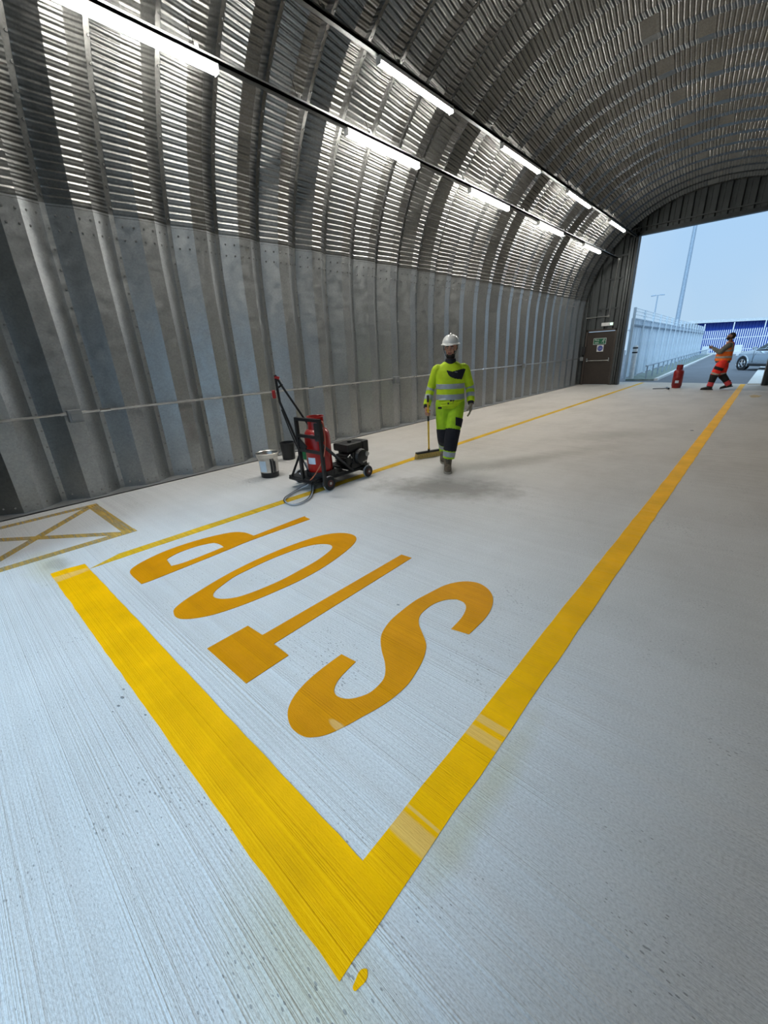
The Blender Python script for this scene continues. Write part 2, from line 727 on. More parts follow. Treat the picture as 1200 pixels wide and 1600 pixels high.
AC, AS = arch_curve()


def arch_at(s):
    """left half: point (x rel. centre, z), outward normal; s beyond the apex mirrors over"""
    L = AS[-1]
    mir = s > L
    if mir:
        s = 2 * L - s
    x = np.interp(s, AS, AC[:, 0])
    z = np.interp(s, AS, AC[:, 1])
    e = .03
    x2, z2 = np.interp(min(s + e, L), AS, AC[:, 0]), np.interp(min(s + e, L), AS, AC[:, 1])
    x1, z1 = np.interp(max(s - e, 0), AS, AC[:, 0]), np.interp(max(s - e, 0), AS, AC[:, 1])
    tx, tz = x2 - x1, z2 - z1
    n = math.hypot(tx, tz)
    nx, nz = -tz / n, tx / n
    if mir:
        x, nx = -x, -nx
    return x, z, nx, nz


def arch_z(x):
    """height of the crest line above x"""
    ho = HALF + DEP * .8
    u = min(abs(x - XC) / ho, .9999)
    return ZS + ho * (1 - u ** NEXP) ** (1 / NEXP)


S_SPL = float(np.interp(ZSPL, AC[:, 1], AS))
S_TOP = float(AS[-1])
PROF = [((-.06, -.02, 0), (.075, -.02, 0)), ((0.0, 0.0, 0), (.028, 0.0, 0)), ((.028, .004, 1), (.25, DEP, 1)), ((.25, DEP, 1), (.44, DEP, 1)),
        ((.44, DEP, 1), (.662, .004, 1)), ((.662, 0, 0), (PITCH_P, 0, 0))]


def arch_panel(s0, s1, crimp, side, flat_end=.0, lift=0.0):
    """one bent sheet between s0 and s1; y runs 0..pitch; side -1 left, 1 right"""
    mb = MB()
    step = .0063 if crimp else .12
    ns = max(2, int(round((s1 - s0) / step)) + 1)
    ss = [s0 + (s1 - s0) * i / (ns - 1) for i in range(ns)]
    samp = [arch_at(s) for s in ss]
    for (ya, oa, wa), (yb, ob_, wb) in PROF:
        vs = []
        for s, (x, z, nx, nz) in zip(ss, samp):
            c = 0.0
            if crimp:
                fade = min(1, max(0, (s1 - flat_end - s) / .02)) * min(1, max(0, (s - s0) / .03))
                c = (.0036 * math.sin(2 * PI * s / .038) + .0048 * math.sin(2 * PI * s / .076 + .5)) * fade
            for yy, oo, ww in ((ya, oa, wa), (yb, ob_, wb)):
                d = DEP - oo - lift + c * ww
                vs.append(((x + nx * d) * (1 if side < 0 else -1), yy, z + nz * d))
        fs = []
        for i in range(ns - 1):
            f = (2 * i, 2 * i + 1, 2 * i + 3, 2 * i + 2)
            fs.append(f if side > 0 else f[::-1])
        mb.add(vs, fs)
    me = mb.mesh('panel')
    me.polygons.foreach_set('use_smooth', [True] * len(me.polygons))
    return me


def bolt_mesh(spots, side):
    """spots: (s, y, offset from the seam plane inward)"""
    mb = MB()
    for s, y, o_, in spots:
        x, z, nx, nz = arch_at(s)
        d = DEP - o_
        sg = 1 if side < 0 else -1
        c = Vector(((x + nx * d) * sg, y, z + nz * d))
        n = Vector((-nx * sg, 0, -nz))
        a = Vector((0, 1, 0))
        b = n.cross(a)
        vs = [c + (a * math.cos(k * PI / 3) + b * math.sin(k * PI / 3)) * .015 for k in range(6)]
        vs += [c + n * .012 + (a * math.cos(k * PI / 3) + b * math.sin(k * PI / 3)) * .0115 for k in range(6)]
        mb.add(vs, [tuple(range(6, 12))] + [(k, (k + 1) % 6, 6 + (k + 1) % 6, 6 + k) for k in range(6)])
    return mb.mesh('bolts')


# ------------------------------------------------------------------ floor and ground
slab = [(-7.0, YN - .3), (2.2, YN - .3), (2.2, 20.4), (-.5, 20.75), (-4.25, 21.6), (-7.0, 21.9)]
fl = struct(MB().prism(slab, -.2, 0).build('floor', 'floor'))
yard = MB().box((-60, YN - 60, -.3), (60, 160, -.03)).build('yard_asphalt', 'asphalt')
struct(yard)
apron = MB().box((-9, YN - 14, -.25), (4, YN - .31, -.005)).build('apron_concrete', 'floor')
struct(apron)

# ------------------------------------------------------------------ panels of the shell
wall_left = struct(empty('wall_left', (XC, 0, 0)))
wall_right = struct(empty('wall_right', (XC, 0, 0)))
ceiling = struct(empty('ceiling', (XC, 0, 0)))
low = {sd: arch_panel(0.015, S_SPL + .05, False, sd, lift=.004) for sd in (-1, 1)}
J1, J2 = S_TOP - .25, S_TOP + .45       # staggered ridge joints
roofm = {(-1, 0): arch_panel(S_SPL, J1 + .14, True, -1, .22), (-1, 1): arch_panel(S_SPL, J2 + .14, True, -1, .22),
         (1, 0): arch_panel(S_SPL, 2 * S_TOP - J1 + .14, True, 1, .22, .006), (1, 1): arch_panel(S_SPL, 2 * S_TOP - J2 + .14, True, 1, .22, .006)}
for m in low.values():
    m.materials.append(MT['galvanised_flat'])
for m in roofm.values():
    m.materials.append(MT['galvanised'])


def face_o(y):
    if y < .25:
        return .004 + (DEP - .004) * (y - .028) / .222
    if y < .44:
        return DEP
    return DEP - (DEP - .004) * (y - .44) / .222


lowb, roofb = {}, {}
for sd in (-1, 1):
    sp_ = [(s, .012, .0) for s in np.arange(.12, S_SPL, .2)]
    for s in (S_SPL - .06, S_SPL - .2):
        sp_ += [(s, y, face_o(y)) for y in (.09, .19, .29, .40, .50, .60)]
    for y in (.09, .19, .29, .40, .50, .60):
        sp_.append((.09, y, face_o(y)))
    lowb[sd] = bolt_mesh(sp_, sd)
    lowb[sd].materials.append(MT['bolt_zinc'])
    sp_ = [(s, .012, .0) for s in np.arange(S_SPL + .12, S_TOP - .2, .2)]
    roofb[sd] = bolt_mesh(sp_, sd)
    roofb[sd].materials.append(MT['bolt_zinc'])
for k in range(K0, K1):
    y = Y0 + k * PITCH_P
    for sd, wl in ((-1, wall_left), (1, wall_right)):
        p = link('wall_panel', low[sd], None, wl)
        p.location.y = y
        b = link('bolt_rows', lowb[sd], None, p)
        b['kind'] = 'stuff'
        p = link('roof_panel', roofm[(sd, k % 2)], None, ceiling)
        p.location.y = y
        b = link('bolt_rows', roofb[sd], None, p)
        b['kind'] = 'stuff'
for sd, nm in ((-1, 'baseboard_left'), (1, 'baseboard_right')):
    x0, x1 = XC + sd * (HALF - .09), XC + sd * (HALF + .5)
    struct(MB().box((min(x0, x1), YN, 0), (max(x0, x1), YF, .014)).box((min(x0, x1) + (.0 if sd > 0 else .42), YN, .0), (max(x0, x1) - (.42 if sd > 0 else .0) if False else max(x0, x1), YF, .012)).build(nm, 'base_steel'))


# ------------------------------------------------------------------ end walls
def end_wall(name, y, inner):
    """inner: +1 when the hall lies at smaller y (far wall)"""
    root = struct(empty(name, (0, 0, 0)))
    pit = .34
    x = XC - HALF - DEP
    xs = []
    while x < XC + HALF + DEP:
        xs.append((x, min(x + pit, XC + HALF + DEP)))
        x += pit
    segs = []
    for a, b in xs:
        cuts = [a, b]
        for c in (OX0 - .1, OX1 + .1, DX0, DX1) if inner > 0 else (OX0 - .1, OX1 + .1):
            if a < c < b:
                cuts.append(c)
        cuts.sort()
        segs += list(zip(cuts[:-1], cuts[1:]))
    for a, b in segs:
        m = (a + b) / 2
        z0 = 0.0
        if OX0 - .1 < m < OX1 + .1:
            z0 = OZ + .05
        if inner > 0 and DX0 < m < DX1:
            z0 = DH + .1
        mb = MB()
        wd = b - a
        st = [(a, 0), (a + wd * .30, 0), (a + wd * .38, -.085), (a + wd * .84, -.085), (a + wd * .92, 0), (b, 0)]
        for (xa, da), (xb, db) in zip(st[:-1], st[1:]):
            za, zb = arch_z(xa), arch_z(xb)
            ya, yb = y + da * inner, y + db * inner
            yo = y + .03 * inner
            vs = [(xa, ya, z0), (xb, yb, z0), (xb, yb, max(zb, z0 + .01)), (xa, ya, max(za, z0 + .01)),
                  (xa, yo, z0), (xb, yo, z0), (xb, yo, max(zb, z0 + .01)), (xa, yo, max(za, z0 + .01))]
            mb.add(vs, [(0, 1, 2, 3), (7, 6, 5, 4), (0, 4, 5, 1), (3, 2, 6, 7), (0, 3, 7, 4), (1, 5, 6, 2)])
        mb.build('cladding_sheet', 'cladding_grey', root)
    yi, yo = (y - .16, y + .04) if inner > 0 else (y - .04, y + .16)
    for sx, ex in ((-1, OX0), (1, OX1)):
        # post with a recessed web and two flanges, pale edge trim at the opening
        a, b = (ex - .10, ex) if sx < 0 else (ex, ex + .10)
        MB().box((a, yi, 0), (b, yo, OZ + .3)).build('door_post', 'frame_dark', root)
        a2, b2 = (ex - .30, ex - .22) if sx < 0 else (ex + .22, ex + .30)
        MB().box((a2, yi, 0), (b2, yo, OZ + .3)).build('door_post', 'cladding_grey', root)
        a3, b3 = (ex - .02, ex + .02) if sx < 0 else (ex - .02, ex + .02)
        MB().box((a3, yo, 0), (b3, yo + .05 * inner, OZ)).build('edge_trim', 'frame_trim', root)
    MB().box((OX0 - .3, yi, OZ), (OX1 + .3, yo, OZ + .12)).build('lintel', 'frame_dark', root)
    MB().box((OX0 - .5, yi - .02 * inner, OZ + .23), (OX1 + .5, yi + .03, OZ + .27)).build('angle_rail', 'cladding_grey', root)
    return root


DX0, DX1, DH = -6.22, -5.02, 2.14
wall_far = end_wall('wall_far', YF, 1)
wall_near = end_wall('wall_near', YN, -1)
# unseen roller shutter added at the near doorway, about half lowered to cut daylight
slat = MB().box((OX0 - .05, YN - .10, 0), (OX1 + .05, YN - .07, .098)).mesh('added_shutter_slat')
slat.materials.append(MT['frame_trim'])
for k in range(27):
    sl = link('added_shutter_slat', slat, None, wall_near)
    sl.location.z = 2.8 + k * .1


# door in the far wall
d = struct(empty('door_1', ((DX0 + DX1) / 2, YF, 0)))
hw = (DX1 - DX0) / 2
MB().box((-hw, -.10, 0), (-hw + .07, .05, DH + .1)).box((hw - .07, -.10, 0), (hw, .05, DH + .1)).box((-hw, -.10, DH + .03), (hw, .05, DH + .1)).build('door_frame', 'door_frame', d)
lf = MB().bbox((0, -.035, DH / 2 + .01), (2 * hw - .15, .05, DH), .004).build('door_leaf', 'door_brown', d)
pb = MB().tube([(-.44, -.13, 1.0), (.44, -.13, 1.0)], .014, 8)
pb.bbox((-.44, -.095, 1.03), (.05, .08, .15), .01).bbox((.44, -.095, 1.03), (.05, .08, .15), .01)
tag(pb.build('push_bar', 'chrome', lf), 'chrome horizontal push bar')
MB().tube([(hw - .075, -.07, .25), (hw - .075, -.07, .40)], .012, 8).tube([(hw - .075, -.07, 1.7), (hw - .075, -.07, 1.85)], .012, 8).build('hinge', 'chrome', lf)
# fire exit sign
sg = MB().bbox((-.02, -.066, 1.77), (.50, .010, .25), .003).build('exit_sign', 'sign_white', lf)
sgp = MB().bbox((-.02, -.073, 1.77), (.47, .006, .22), .001).build('sign_panel', 'sign_green', lf)
for i, tx in enumerate(('Fire', 'exit')):
    t = link('sign_lettering', text_mesh(tx, .105, 'sign_lettering'), 'sign_white', lf)
    t.location = (-.13, -.0775, 1.82 - .095 * i)
    t.rotation_euler = (PI / 2, 0, 0)
rm = MB()
rm.sphere((.145, -.077, 1.845), (.016, .003, .016), 10, 6)
for seg, r in (([(.135, 1.825), (.11, 1.765)], .014), ([(.11, 1.765), (.15, 1.73), (.14, 1.68)], .009), ([(.11, 1.765), (.075, 1.73), (.045, 1.735)], .009), ([(.135, 1.82), (.17, 1.79), (.195, 1.80)], .007), ([(.13, 1.82), (.09, 1.815), (.075, 1.785)], .007)):
    rm.tube([(x, -.077, z) for x, z in seg], r, 6, flat=.3)
rm.build('running_figure', 'sign_white', lf)
MB().bbox((.03, -.066, 1.49), (.26, .010, .26), .003).build('round_notice', 'sign_white', lf)
MB().lathe([(.105, -.003), (.105, .003)], (.03, -.074, 1.49), 28, Matrix.Rotation(PI / 2, 3, 'X')).build('notice_disc', 'sign_blue', lf)
for i, tx in enumerate(('Fire door', 'keep shut')):
    t = link('notice_lettering', text_mesh(tx, .038, 'notice_lettering'), 'sign_white', lf)
    t.location = (.03, -.0785, 1.51 - .045 * i)
    t.rotation_euler = (PI / 2, 0, 0)
del sg, sgp

el = empty('emergency_light', (-5.42, YF - .09, 2.42))
MB().bbox((0, 0, 0), (.46, .08, .13), .015).build('housing', 'white_plastic', el)
MB().bbox((.16, -.045, 0), (.08, .012, .06), .004).build('indicator', 'green_led', el)
tag(el, 'white emergency light with a green indicator above the brown door', 'light')

cp = empty('call_point', (-6.22, YF - .18, 1.25))
MB().bbox((0, 0, .16), (.14, .10, .34), .012).build('control_box', 'black_plastic', cp)
MB().bbox((-.03, -.02, -.16), (.13, .10, .16), .01).build('call_button', 'box_grey', cp)
MB().tube([(0, .02, -.2), (0, .02, -1.2)], .018, 8).build('cable_duct', 'black_plastic', cp)
tag(cp, 'black control box and grey call point beside the brown door', 'call point')

# conduits on the far wall
ec = empty('end_wall_conduit', (0, 0, 0))
yw = YF - .10
MB().tube([(-6.28, yw, 2.72), (-5.42, yw, 2.72)], .022, 8).build('conduit_run', 'steel_pipe', ec)
MB().tube([(-5.42, yw, 2.70), (-5.32, yw, 4.78)], .020, 8).build('conduit_drop', 'steel_pipe', ec)
MB().bbox((-5.42, yw, 2.72), (.08, .07, .08), .008).build('elbow_box', 'steel_pipe', ec)
MB().bbox((-5.32, yw, 4.75), (.07, .07, .07), .008).build('elbow_box', 'steel_pipe', ec)
tag(ec, 'thin steel conduit turning down the dark end wall above the door', 'conduit')
for z, xa, xb in ((4.05, -5.75, -5.05), (2.98, -5.85, -5.05)):
    g_ = MB().box((xa, YF - .09, z), (xb, YF - .06, z + .05)).build('cladding_rail', 'frame_dark')
    tag(g_, ('upper' if z > 3.5 else 'lower') + ' short dark rail across the end wall cladding', 'rail')
br = MB().box((-5.62, YF - .14, 4.83), (-4.95, YF - .09, 4.90)).box((-4.99, YF - .14, 4.83), (-4.93, YF - .09, 5.75)).build('lamp_rail_bracket', 'cladding_grey')
tag(br, 'grey angled bracket where the light rails meet the end wall', 'bracket')


# ------------------------------------------------------------------ light rails and battens
def light_row(x, z, ys, ln, desc, ordn):
    r = empty('light_rail', (x, 0, z))
    MB().box((-.035, YN + .1, .10), (.035, YF - .12, .14)).box((-.035, YN + .1, .10), (-.028, YF - .12, .16)).box((.028, YN + .1, .10), (.035, YF - .12, .16)).build('channel', 'galvanised_flat', r)
    for yy in np.arange(YN + .9, YF - .3, 1.38):
        # hang wire up to the sheeting
        s_ = [q for q in np.linspace(S_SPL, S_TOP, 300)]
        best = min(s_, key=lambda q: abs(XC + arch_at(q)[0] - (x - .12)))
        ax, az, nx, nz = arch_at(best)
        MB().tube([(0, yy, .14), (XC + ax - x, yy, az - z + .05)], .004, 5).build('hanger_wire', 'black_metal', r)
        MB().bbox((0, yy, .16), (.05, .05, .09), .006).build('clip', 'bolt_zinc', r)
    tag(r, desc, 'rail')
    for i, y0 in enumerate(ys):
        b = empty('batten_light', (x + .02, y0 + ln / 2, z))
        MB().bbox((0, 0, .065), (.085, ln, .05), .008).build('housing', 'lamp_body', b)
        MB().bbox((0, 0, .022), (.064, ln - .02, .042), .016).build('diffuser', 'diffuser', b)
        MB().bbox((0, -ln / 2 - .006, .045), (.088, .014, .095), .006).build('end_cap', 'lamp_body', b)
        MB().bbox((0, ln / 2 + .006, .045), (.088, .014, .095), .006).build('end_cap', 'lamp_body', b)
        tag(b, ordn[i], 'light', 'batten lights along the left wall')


light_row(-5.39, 4.66, [1.62, 5.37, 8.86, 12.36, 16.02], 1.72, 'galvanised rail carrying the lower row of lights', [
    'long white batten light nearest the camera at the top left of the photo',
    'lit batten light second from the camera on the lower rail',
    'lit batten light third from the camera on the lower rail',
    'lit batten light second from the end wall on the lower rail',
    'lit batten light closest to the end wall on the lower rail'])
light_row(-4.80, 5.27, [1.9, 5.48, 9.04, 12.62, 16.42], 1.76, 'galvanised rail carrying the upper row of lights', [
    'lit batten light at the near end of the upper rail, above the frame',
    'lit batten light nearest the camera in view on the upper rail',
    'lit batten light second from the camera in view on the upper rail',
    'lit batten light second from the end wall on the upper rail',
    'lit batten light closest to the end wall on the upper rail'])

# ------------------------------------------------------------------ wall conduit with socket boxes
wc = empty('wall_conduit', (XC - HALF + .03, 0, 1.105))
MB().tube([(0, YN + .1, 0), (0, YF - .3, 0)], .014, 8).build('pipe', 'steel_pipe', wc, True)
for px in ((117, 650), (618, 593), (818, 570)):
    y = WX(*px, XC - HALF + .05).y
    bx = MB().bbox((.035, y, -.03), (.10, .15, .15), .012).build('junction_box', 'box_grey', wc)
    MB().bbox((.088, y, -.035), (.012, .11, .09), .004).build('box_lid', 'box_grey', bx)
    for q in (y - .105, y + .105):
        MB().tube([(.0, q - .03, 0), (.0, q + .03, 0)], .02, 8).build('gland', 'steel_pipe', wc)
for px in ((165, 641), (487, 604), (650, 588), (755, 577)):
    y = WX(*px, XC - HALF + .05).y
    MB().tube([(0, y - .06, 0), (0, y + .06, 0)], .021, 8).build('coupling', 'chrome', wc)
for k in range(K0 + 1, K1, 2):
    MB().bbox((-.012, Y0 + k * PITCH_P + .345, 0), (.03, .03, .05), .004).build('saddle_clip', 'bolt_zinc', wc)
tag(wc, 'steel conduit with grey socket boxes along the left wall', 'conduit')


# ------------------------------------------------------------------ floor markings
def px_poly(pts, ox, oy, sc):
    return [tuple(G(ox + x / sc, oy + y / sc)[:2]) for x, y in pts]


def spline(pts, closed=True, n=4, sharp=45):
    """Catmull-Rom through the outline, keeping sharp corners"""
    P = [Vector(p) for p in pts]
    m = len(P)
    out = []
    corner = []
    for i in range(m):
        a, b, c = P[i - 1], P[i], P[(i + 1) % m]
        ang = (b - a).angle(c - b, 0)
        corner.append(math.degrees(ang) > sharp)
    for i in range(m):
        p0, p1, p2, p3 = P[i - 1], P[i], P[(i + 1) % m], P[(i + 2) % m]
        t1 = (p2 - p1) if corner[i] else (p2 - p0) / 2
        t2 = (p2 - p1) if corner[(i + 1) % m] else (p3 - p1) / 2
        for k in range(n):
            t = k / n
            h = (2 * t ** 3 - 3 * t ** 2 + 1, t ** 3 - 2 * t ** 2 + t, -2 * t ** 3 + 3 * t ** 2, t ** 3 - t ** 2)
            out.append(tuple(p1 * h[0] + t1 * h[1] + p2 * h[2] + t2 * h[3]))
    return out


S_PX = [(345, 443), (420, 482), (375, 525), (330, 575), (308, 620), (312, 650), (335, 668), (380, 676), (430, 668), (490, 645), (535, 608), (565, 570), (574, 530), (570, 480), (555, 425), (549, 370), (560, 325), (600, 268), (660, 215), (730, 163), (800, 125), (880, 85), (950, 67), (1010, 64), (1065, 75), (1110, 105), (1133, 145), (1130, 190), (1105, 240), (1060, 290), (1010, 338), (917, 310), (960, 265), (985, 228), (994, 195), (980, 170), (945, 155), (890, 158), (830, 178), (780, 212), (752, 245), (748, 285), (765, 330), (782, 375), (786, 410), (770, 470), (735, 535), (690, 600), (620, 665), (540, 720), (450, 770), (360, 820), (270, 860), (200, 874), (150, 870), (100, 840), (75, 805), (65, 760), (72, 715), (100, 660), (150, 600), (210, 545), (280, 490)]
T_PX = [(47, 562), (265, 440), (343, 490), (1088, 58), (1142, 76), (403, 537), (483, 598), (257, 748)]
O_PX = [(262, 510), (258, 535), (270, 552), (300, 560), (360, 557), (440, 542), (530, 515), (640, 475), (760, 425), (880, 370), (980, 315), (1060, 262), (1120, 215), (1152, 182), (1158, 160), (1140, 145), (1100, 137), (1050, 138), (980, 150), (890, 178), (790, 215), (680, 262), (570, 315), (470, 370), (380, 425), (310, 470)]
OI_PX = [(452, 440), (458, 455), (490, 462), (540, 459), (600, 445), (690, 412), (790, 368), (880, 320), (960, 275), (1015, 235), (1038, 212), (1035, 197), (1010, 190), (960, 192), (900, 205), (820, 232), (730, 268), (640, 310), (560, 350), (500, 392), (465, 420)]
P_PX = [(98, 388), (50, 345), (42, 325), (60, 305), (110, 275), (200, 232), (300, 195), (400, 165), (490, 143), (560, 132), (605, 134), (632, 142), (652, 150), (885, 60), (905, 57), (930, 68), (640, 172), (540, 213), (400, 270), (250, 330), (150, 370)]
PI_PX = [(222, 268), (245, 300), (300, 285), (400, 248), (505, 205), (480, 190), (455, 184), (420, 190), (360, 205), (290, 230), (245, 252)]


def mark(name, poly, mat, label, cat='road marking', z=.0025, holes=(), group=None, zb=-.001):
    ob = MB().prism(poly, zb, z, holes).build(name, mat)
    tag(ob, label, cat, group)
    return ob


mark('painted_letter', spline(px_poly(S_PX, 430, 890, 3.3333)), 'amber_paint', 'amber painted letter S, the letter nearest the long right line', 'letter', .004, group='letters of the floor lettering')
mark('painted_letter', px_poly(T_PX, 310, 850, 3.42857), 'amber_paint', 'amber painted letter T between the S and the O', 'letter', .004, group='letters of the floor lettering')
mark('painted_letter', spline(px_poly(O_PX, 190, 790, 3.15789), sharp=80), 'amber_paint', 'amber painted letter O, the oval ring between T and P', 'letter', .004, [spline(px_poly(OI_PX, 190, 790, 3.15789), sharp=80)], group='letters of the floor lettering')
mark('painted_letter', spline(px_poly(P_PX, 190, 790, 3.15789)), 'amber_paint', 'amber painted letter P, the letter nearest the wall', 'letter', .004, [spline(px_poly(PI_PX, 190, 790, 3.15789))], group='letters of the floor lettering')

xr0, xr1 = -.672, -.522
xl0, xl1 = -4.10, -3.975
ys0, ys1 = .288, .529


def wobble(a, b, n, amp, seed):
    rr = random.Random(seed)
    return [(a[0] + (b[0] - a[0]) * i / n + rr.uniform(-amp, amp) * (0 < i < n), a[1] + (b[1] - a[1]) * i / n + rr.uniform(-amp, amp) * (0 < i < n)) for i in range(n)]


mark('stop_bar', wobble((-4.15, ys0), (xr1, ys0), 40, .003, 1) + wobble((xr1, ys0), (xr1, ys1), 4, .002, 2) + wobble((xr1, ys1), (-4.12, ys1), 40, .002, 3) + [(-4.12, ys1), (-4.15, ys0 + .1)], 'yellow_paint', 'wide bright yellow stop bar across the near end of the lane', z=.003)
mark('lane_line', wobble((xr0, ys1), (xr1, ys1), 2, 0, 1) + wobble((xr1, ys1), (xr1 - .02, 20.6), 120, .004, 4) + [(xr1 - .02, 20.6), (xr0 - .02, 20.6)] + wobble((xr0 - .02, 20.6), (xr0, ys1), 120, .004, 5), 'yellow_paint', 'long yellow lane line on the right running to the open doorway', z=.003)
mark('lane_line', wobble((xl1, ys1), (xl1 + .05, 21.3), 80, .004, 6) + [(xl1 + .05, 21.3), (xl0 + .05, 21.35)] + wobble((xl0 + .05, 21.35), (xl0, ys1), 80, .004, 7), 'thin_paint', 'thinner yellow lane line on the left passing under the burner trolley', z=.002)
hb = empty('hatched_box', (0, 0, 0))


def strip(a, b, w_, name, parent, mat='faded_paint', z=.0015):
    a, b = Vector(a), Vector(b)
    d_ = (b - a).normalized()
    n_ = Vector((-d_.y, d_.x)) * w_ / 2
    return MB().prism([tuple(a + n_), tuple(b + n_), tuple(b - n_), tuple(a - n_)], 0.0, z).build(name, mat, parent)


bx0, bx1, by0, by1 = -6.0, -4.62, -1.6, 1.04
strip((bx1, by0), (bx1, by1 + .06), .11, 'border_line', hb)
strip((bx0, by0), (bx0, by1 + .06), .11, 'border_line', hb, z=.0016)
strip((bx0, by1), (bx1, by1), .11, 'border_line', hb, z=.0017)
strip((bx0, by1), (bx1, .05 - .28), .09, 'diagonal_line', hb, z=.0018)
strip((bx1, by1 - .06), (bx0 + .1, .05 - .28), .09, 'diagonal_line', hb, z=.0019)
tag(hb, 'faded yellow crossed box marked on the floor beside the wall', 'road marking')
tag(mark('paint_drip', [tuple((G(563, 1531) + Vector((.012 * math.cos(t) * (1 + .2 * math.sin(3 * t)), .026 * math.sin(t), 0))) [:2]) for t in np.linspace(0, 2 * PI, 18)[:-1]], 'yellow_paint', 'small yellow paint drip beside the tip of the stop bar'), None, 'paint mark')
g_ = G(1180, 619)
mark('paint_smear', [(g_.x + .13 * math.cos(t) * (1 + .2 * math.sin(5 * t)), g_.y + .36 * math.sin(t) * (1 + .15 * math.cos(3 * t))) for t in np.linspace(0, 2 * PI, 25)[:-1]], 'faded_paint', 'pale yellow paint smear right of the long lane line near the doorway', 'paint mark', z=.0015)
for i, (px, py, a) in enumerate(((193, 1077, .006), (191, 1090, .009), (185, 1103, .007), (176, 1112, .004), (227, 1117, .005), (622, 945, .008), (247, 1320, .004), (1081, 673, .022))):
    g_ = G(px, py)
    rr = random.Random(i)
    mb = MB()
    mb.loft([((g_.x, g_.y, .0), (a * 1.4, a * .5, 0), (-a * .3, a * .7, 0)), ((g_.x, g_.y, a * .35), (a * 1.2, a * .4, 0), (-a * .25, a * .6, 0)), ((g_.x + a * .2, g_.y, a * .55), (a * .5, 0, 0), (0, a * .3, 0))], 7)
    mb.build('grit_crumb', 'box_grey')
    ob = COL.objects[-1]
    tag(ob, {5: 'dark grit crumb on the concrete between the letters T and S', 6: 'tiny dark grit crumb on the bare concrete left of the stop bar', 7: 'dark grit crumb out on the floor right of the man in yellow'}.get(i, 'dark grit crumb in the small cluster beside the stop bar'), 'debris', 'grit crumbs on the floor')

# ==================================================================== burner trolley
tr = empty('burner_trolley', (0, 0, 0))
XA, XB, YA, YB = -4.46, -3.99, 2.98, 4.0       # deck
zb = .13
MB().tube([(XB, YA, zb), (XB, YB, zb)], .022, 8).tube([(XA, YA, zb), (XA, YB, zb)], .022, 8).tube([(XA, YA, zb), (XB, YA, zb)], .022, 8).tube([(XA, YB - .1, zb), (XB, YB - .1, zb)], .022, 8).tube([(XA, 3.6, zb), (XB, 3.6, zb)], .018, 8).build('chassis', 'black_metal', tr, True)
MB().box((XA - .02, YA, zb + .0), (XB + .01, 3.56, zb + .035)).build('bottle_tray', 'black_metal', tr)
MB().lathe([(.188, 0), (.188, .07), (.180, .07), (.180, .004)], (-4.15, 3.26, zb + .03), 28).build('tray_ring', 'black_metal', tr)


def wheel(x, y, r, wd, inward):
    wh = MB()
    prof = [(r * .45, -wd / 2), (r * .9, -wd / 2), (r, -wd / 3), (r, wd / 3), (r * .9, wd / 2), (r * .45, wd / 2)]
    wh.lathe(prof, (x, y, r), 24, Matrix.Rotation(PI / 2, 3, 'Y'))
    o_ = wh.build('wheel', 'black_rubber', tr, True)
    MB().lathe([(r * 1.006, -wd / 3.4), (r * 1.02, 0), (r * 1.006, wd / 3.4)], (x, y, r), 24, Matrix.Rotation(PI / 2, 3, 'Y')).build('tread', 'wheel_grey', o_, True)
    MB().lathe([(r * .5, -wd / 2 - .004), (r * .5, wd / 2 + .004)], (x, y, r), 16, Matrix.Rotation(PI / 2, 3, 'Y')).build('hub', 'hub_red', o_)
    MB().lathe([(r * .2, -wd / 2 - .012), (r * .2, wd / 2 + .012)], (x, y, r), 12, Matrix.Rotation(PI / 2, 3, 'Y')).build('axle_cap', 'engine_alloy', o_)


wheel(-3.915, 3.19, .092, .05, 1)
wheel(-3.93, 3.92, .080, .045, 1)
wheel(-4.53, 3.19, .092, .05, -1)
wheel(-4.53, 3.92, .080, .045, -1)
MB().tube([(-4.53, 3.19, .092), (-3.91, 3.19, .092)], .012, 8).tube([(-4.53, 3.92, .08), (-3.93, 3.92, .08)], .012, 8).build('axle', 'black_metal', tr)
# back frame
HF = .86
pl = WY(462, 651, 2.99)
pr = WY(498, 656, 2.99)
xl_, xr_ = pl.x, pr.x
HF = (pl.z + pr.z) / 2
for x in (xl_, xr_):
    MB().box((x - .019, 2.97, zb), (x + .019, 3.008, HF)).build('upright', 'black_metal', tr)
for z in (HF - .02, HF - .22, HF - .40):
    MB().box((xl_, 2.972, z - .018), (xr_, 3.006, z + .018)).build('cross_bar', 'black_metal', tr)
MB().bbox((xl_ + .07, 2.985, HF - .34), (.16, .02, .10), .01, Matrix.Rotation(.6, 3, 'Y')).build('gusset', 'black_metal', tr)
for x, e_ in ((xr_, XB), (xl_, XA)):
    MB().tube([(x, 3.0, HF - .30), (e_, 3.68, zb + .01)], .019, 8).build('brace', 'black_metal', tr)
MB().bbox((xr_ - .05, 3.01, HF - .16), (.13, .05, .22), .02).build('regulator_bracket', 'black_plastic', tr)
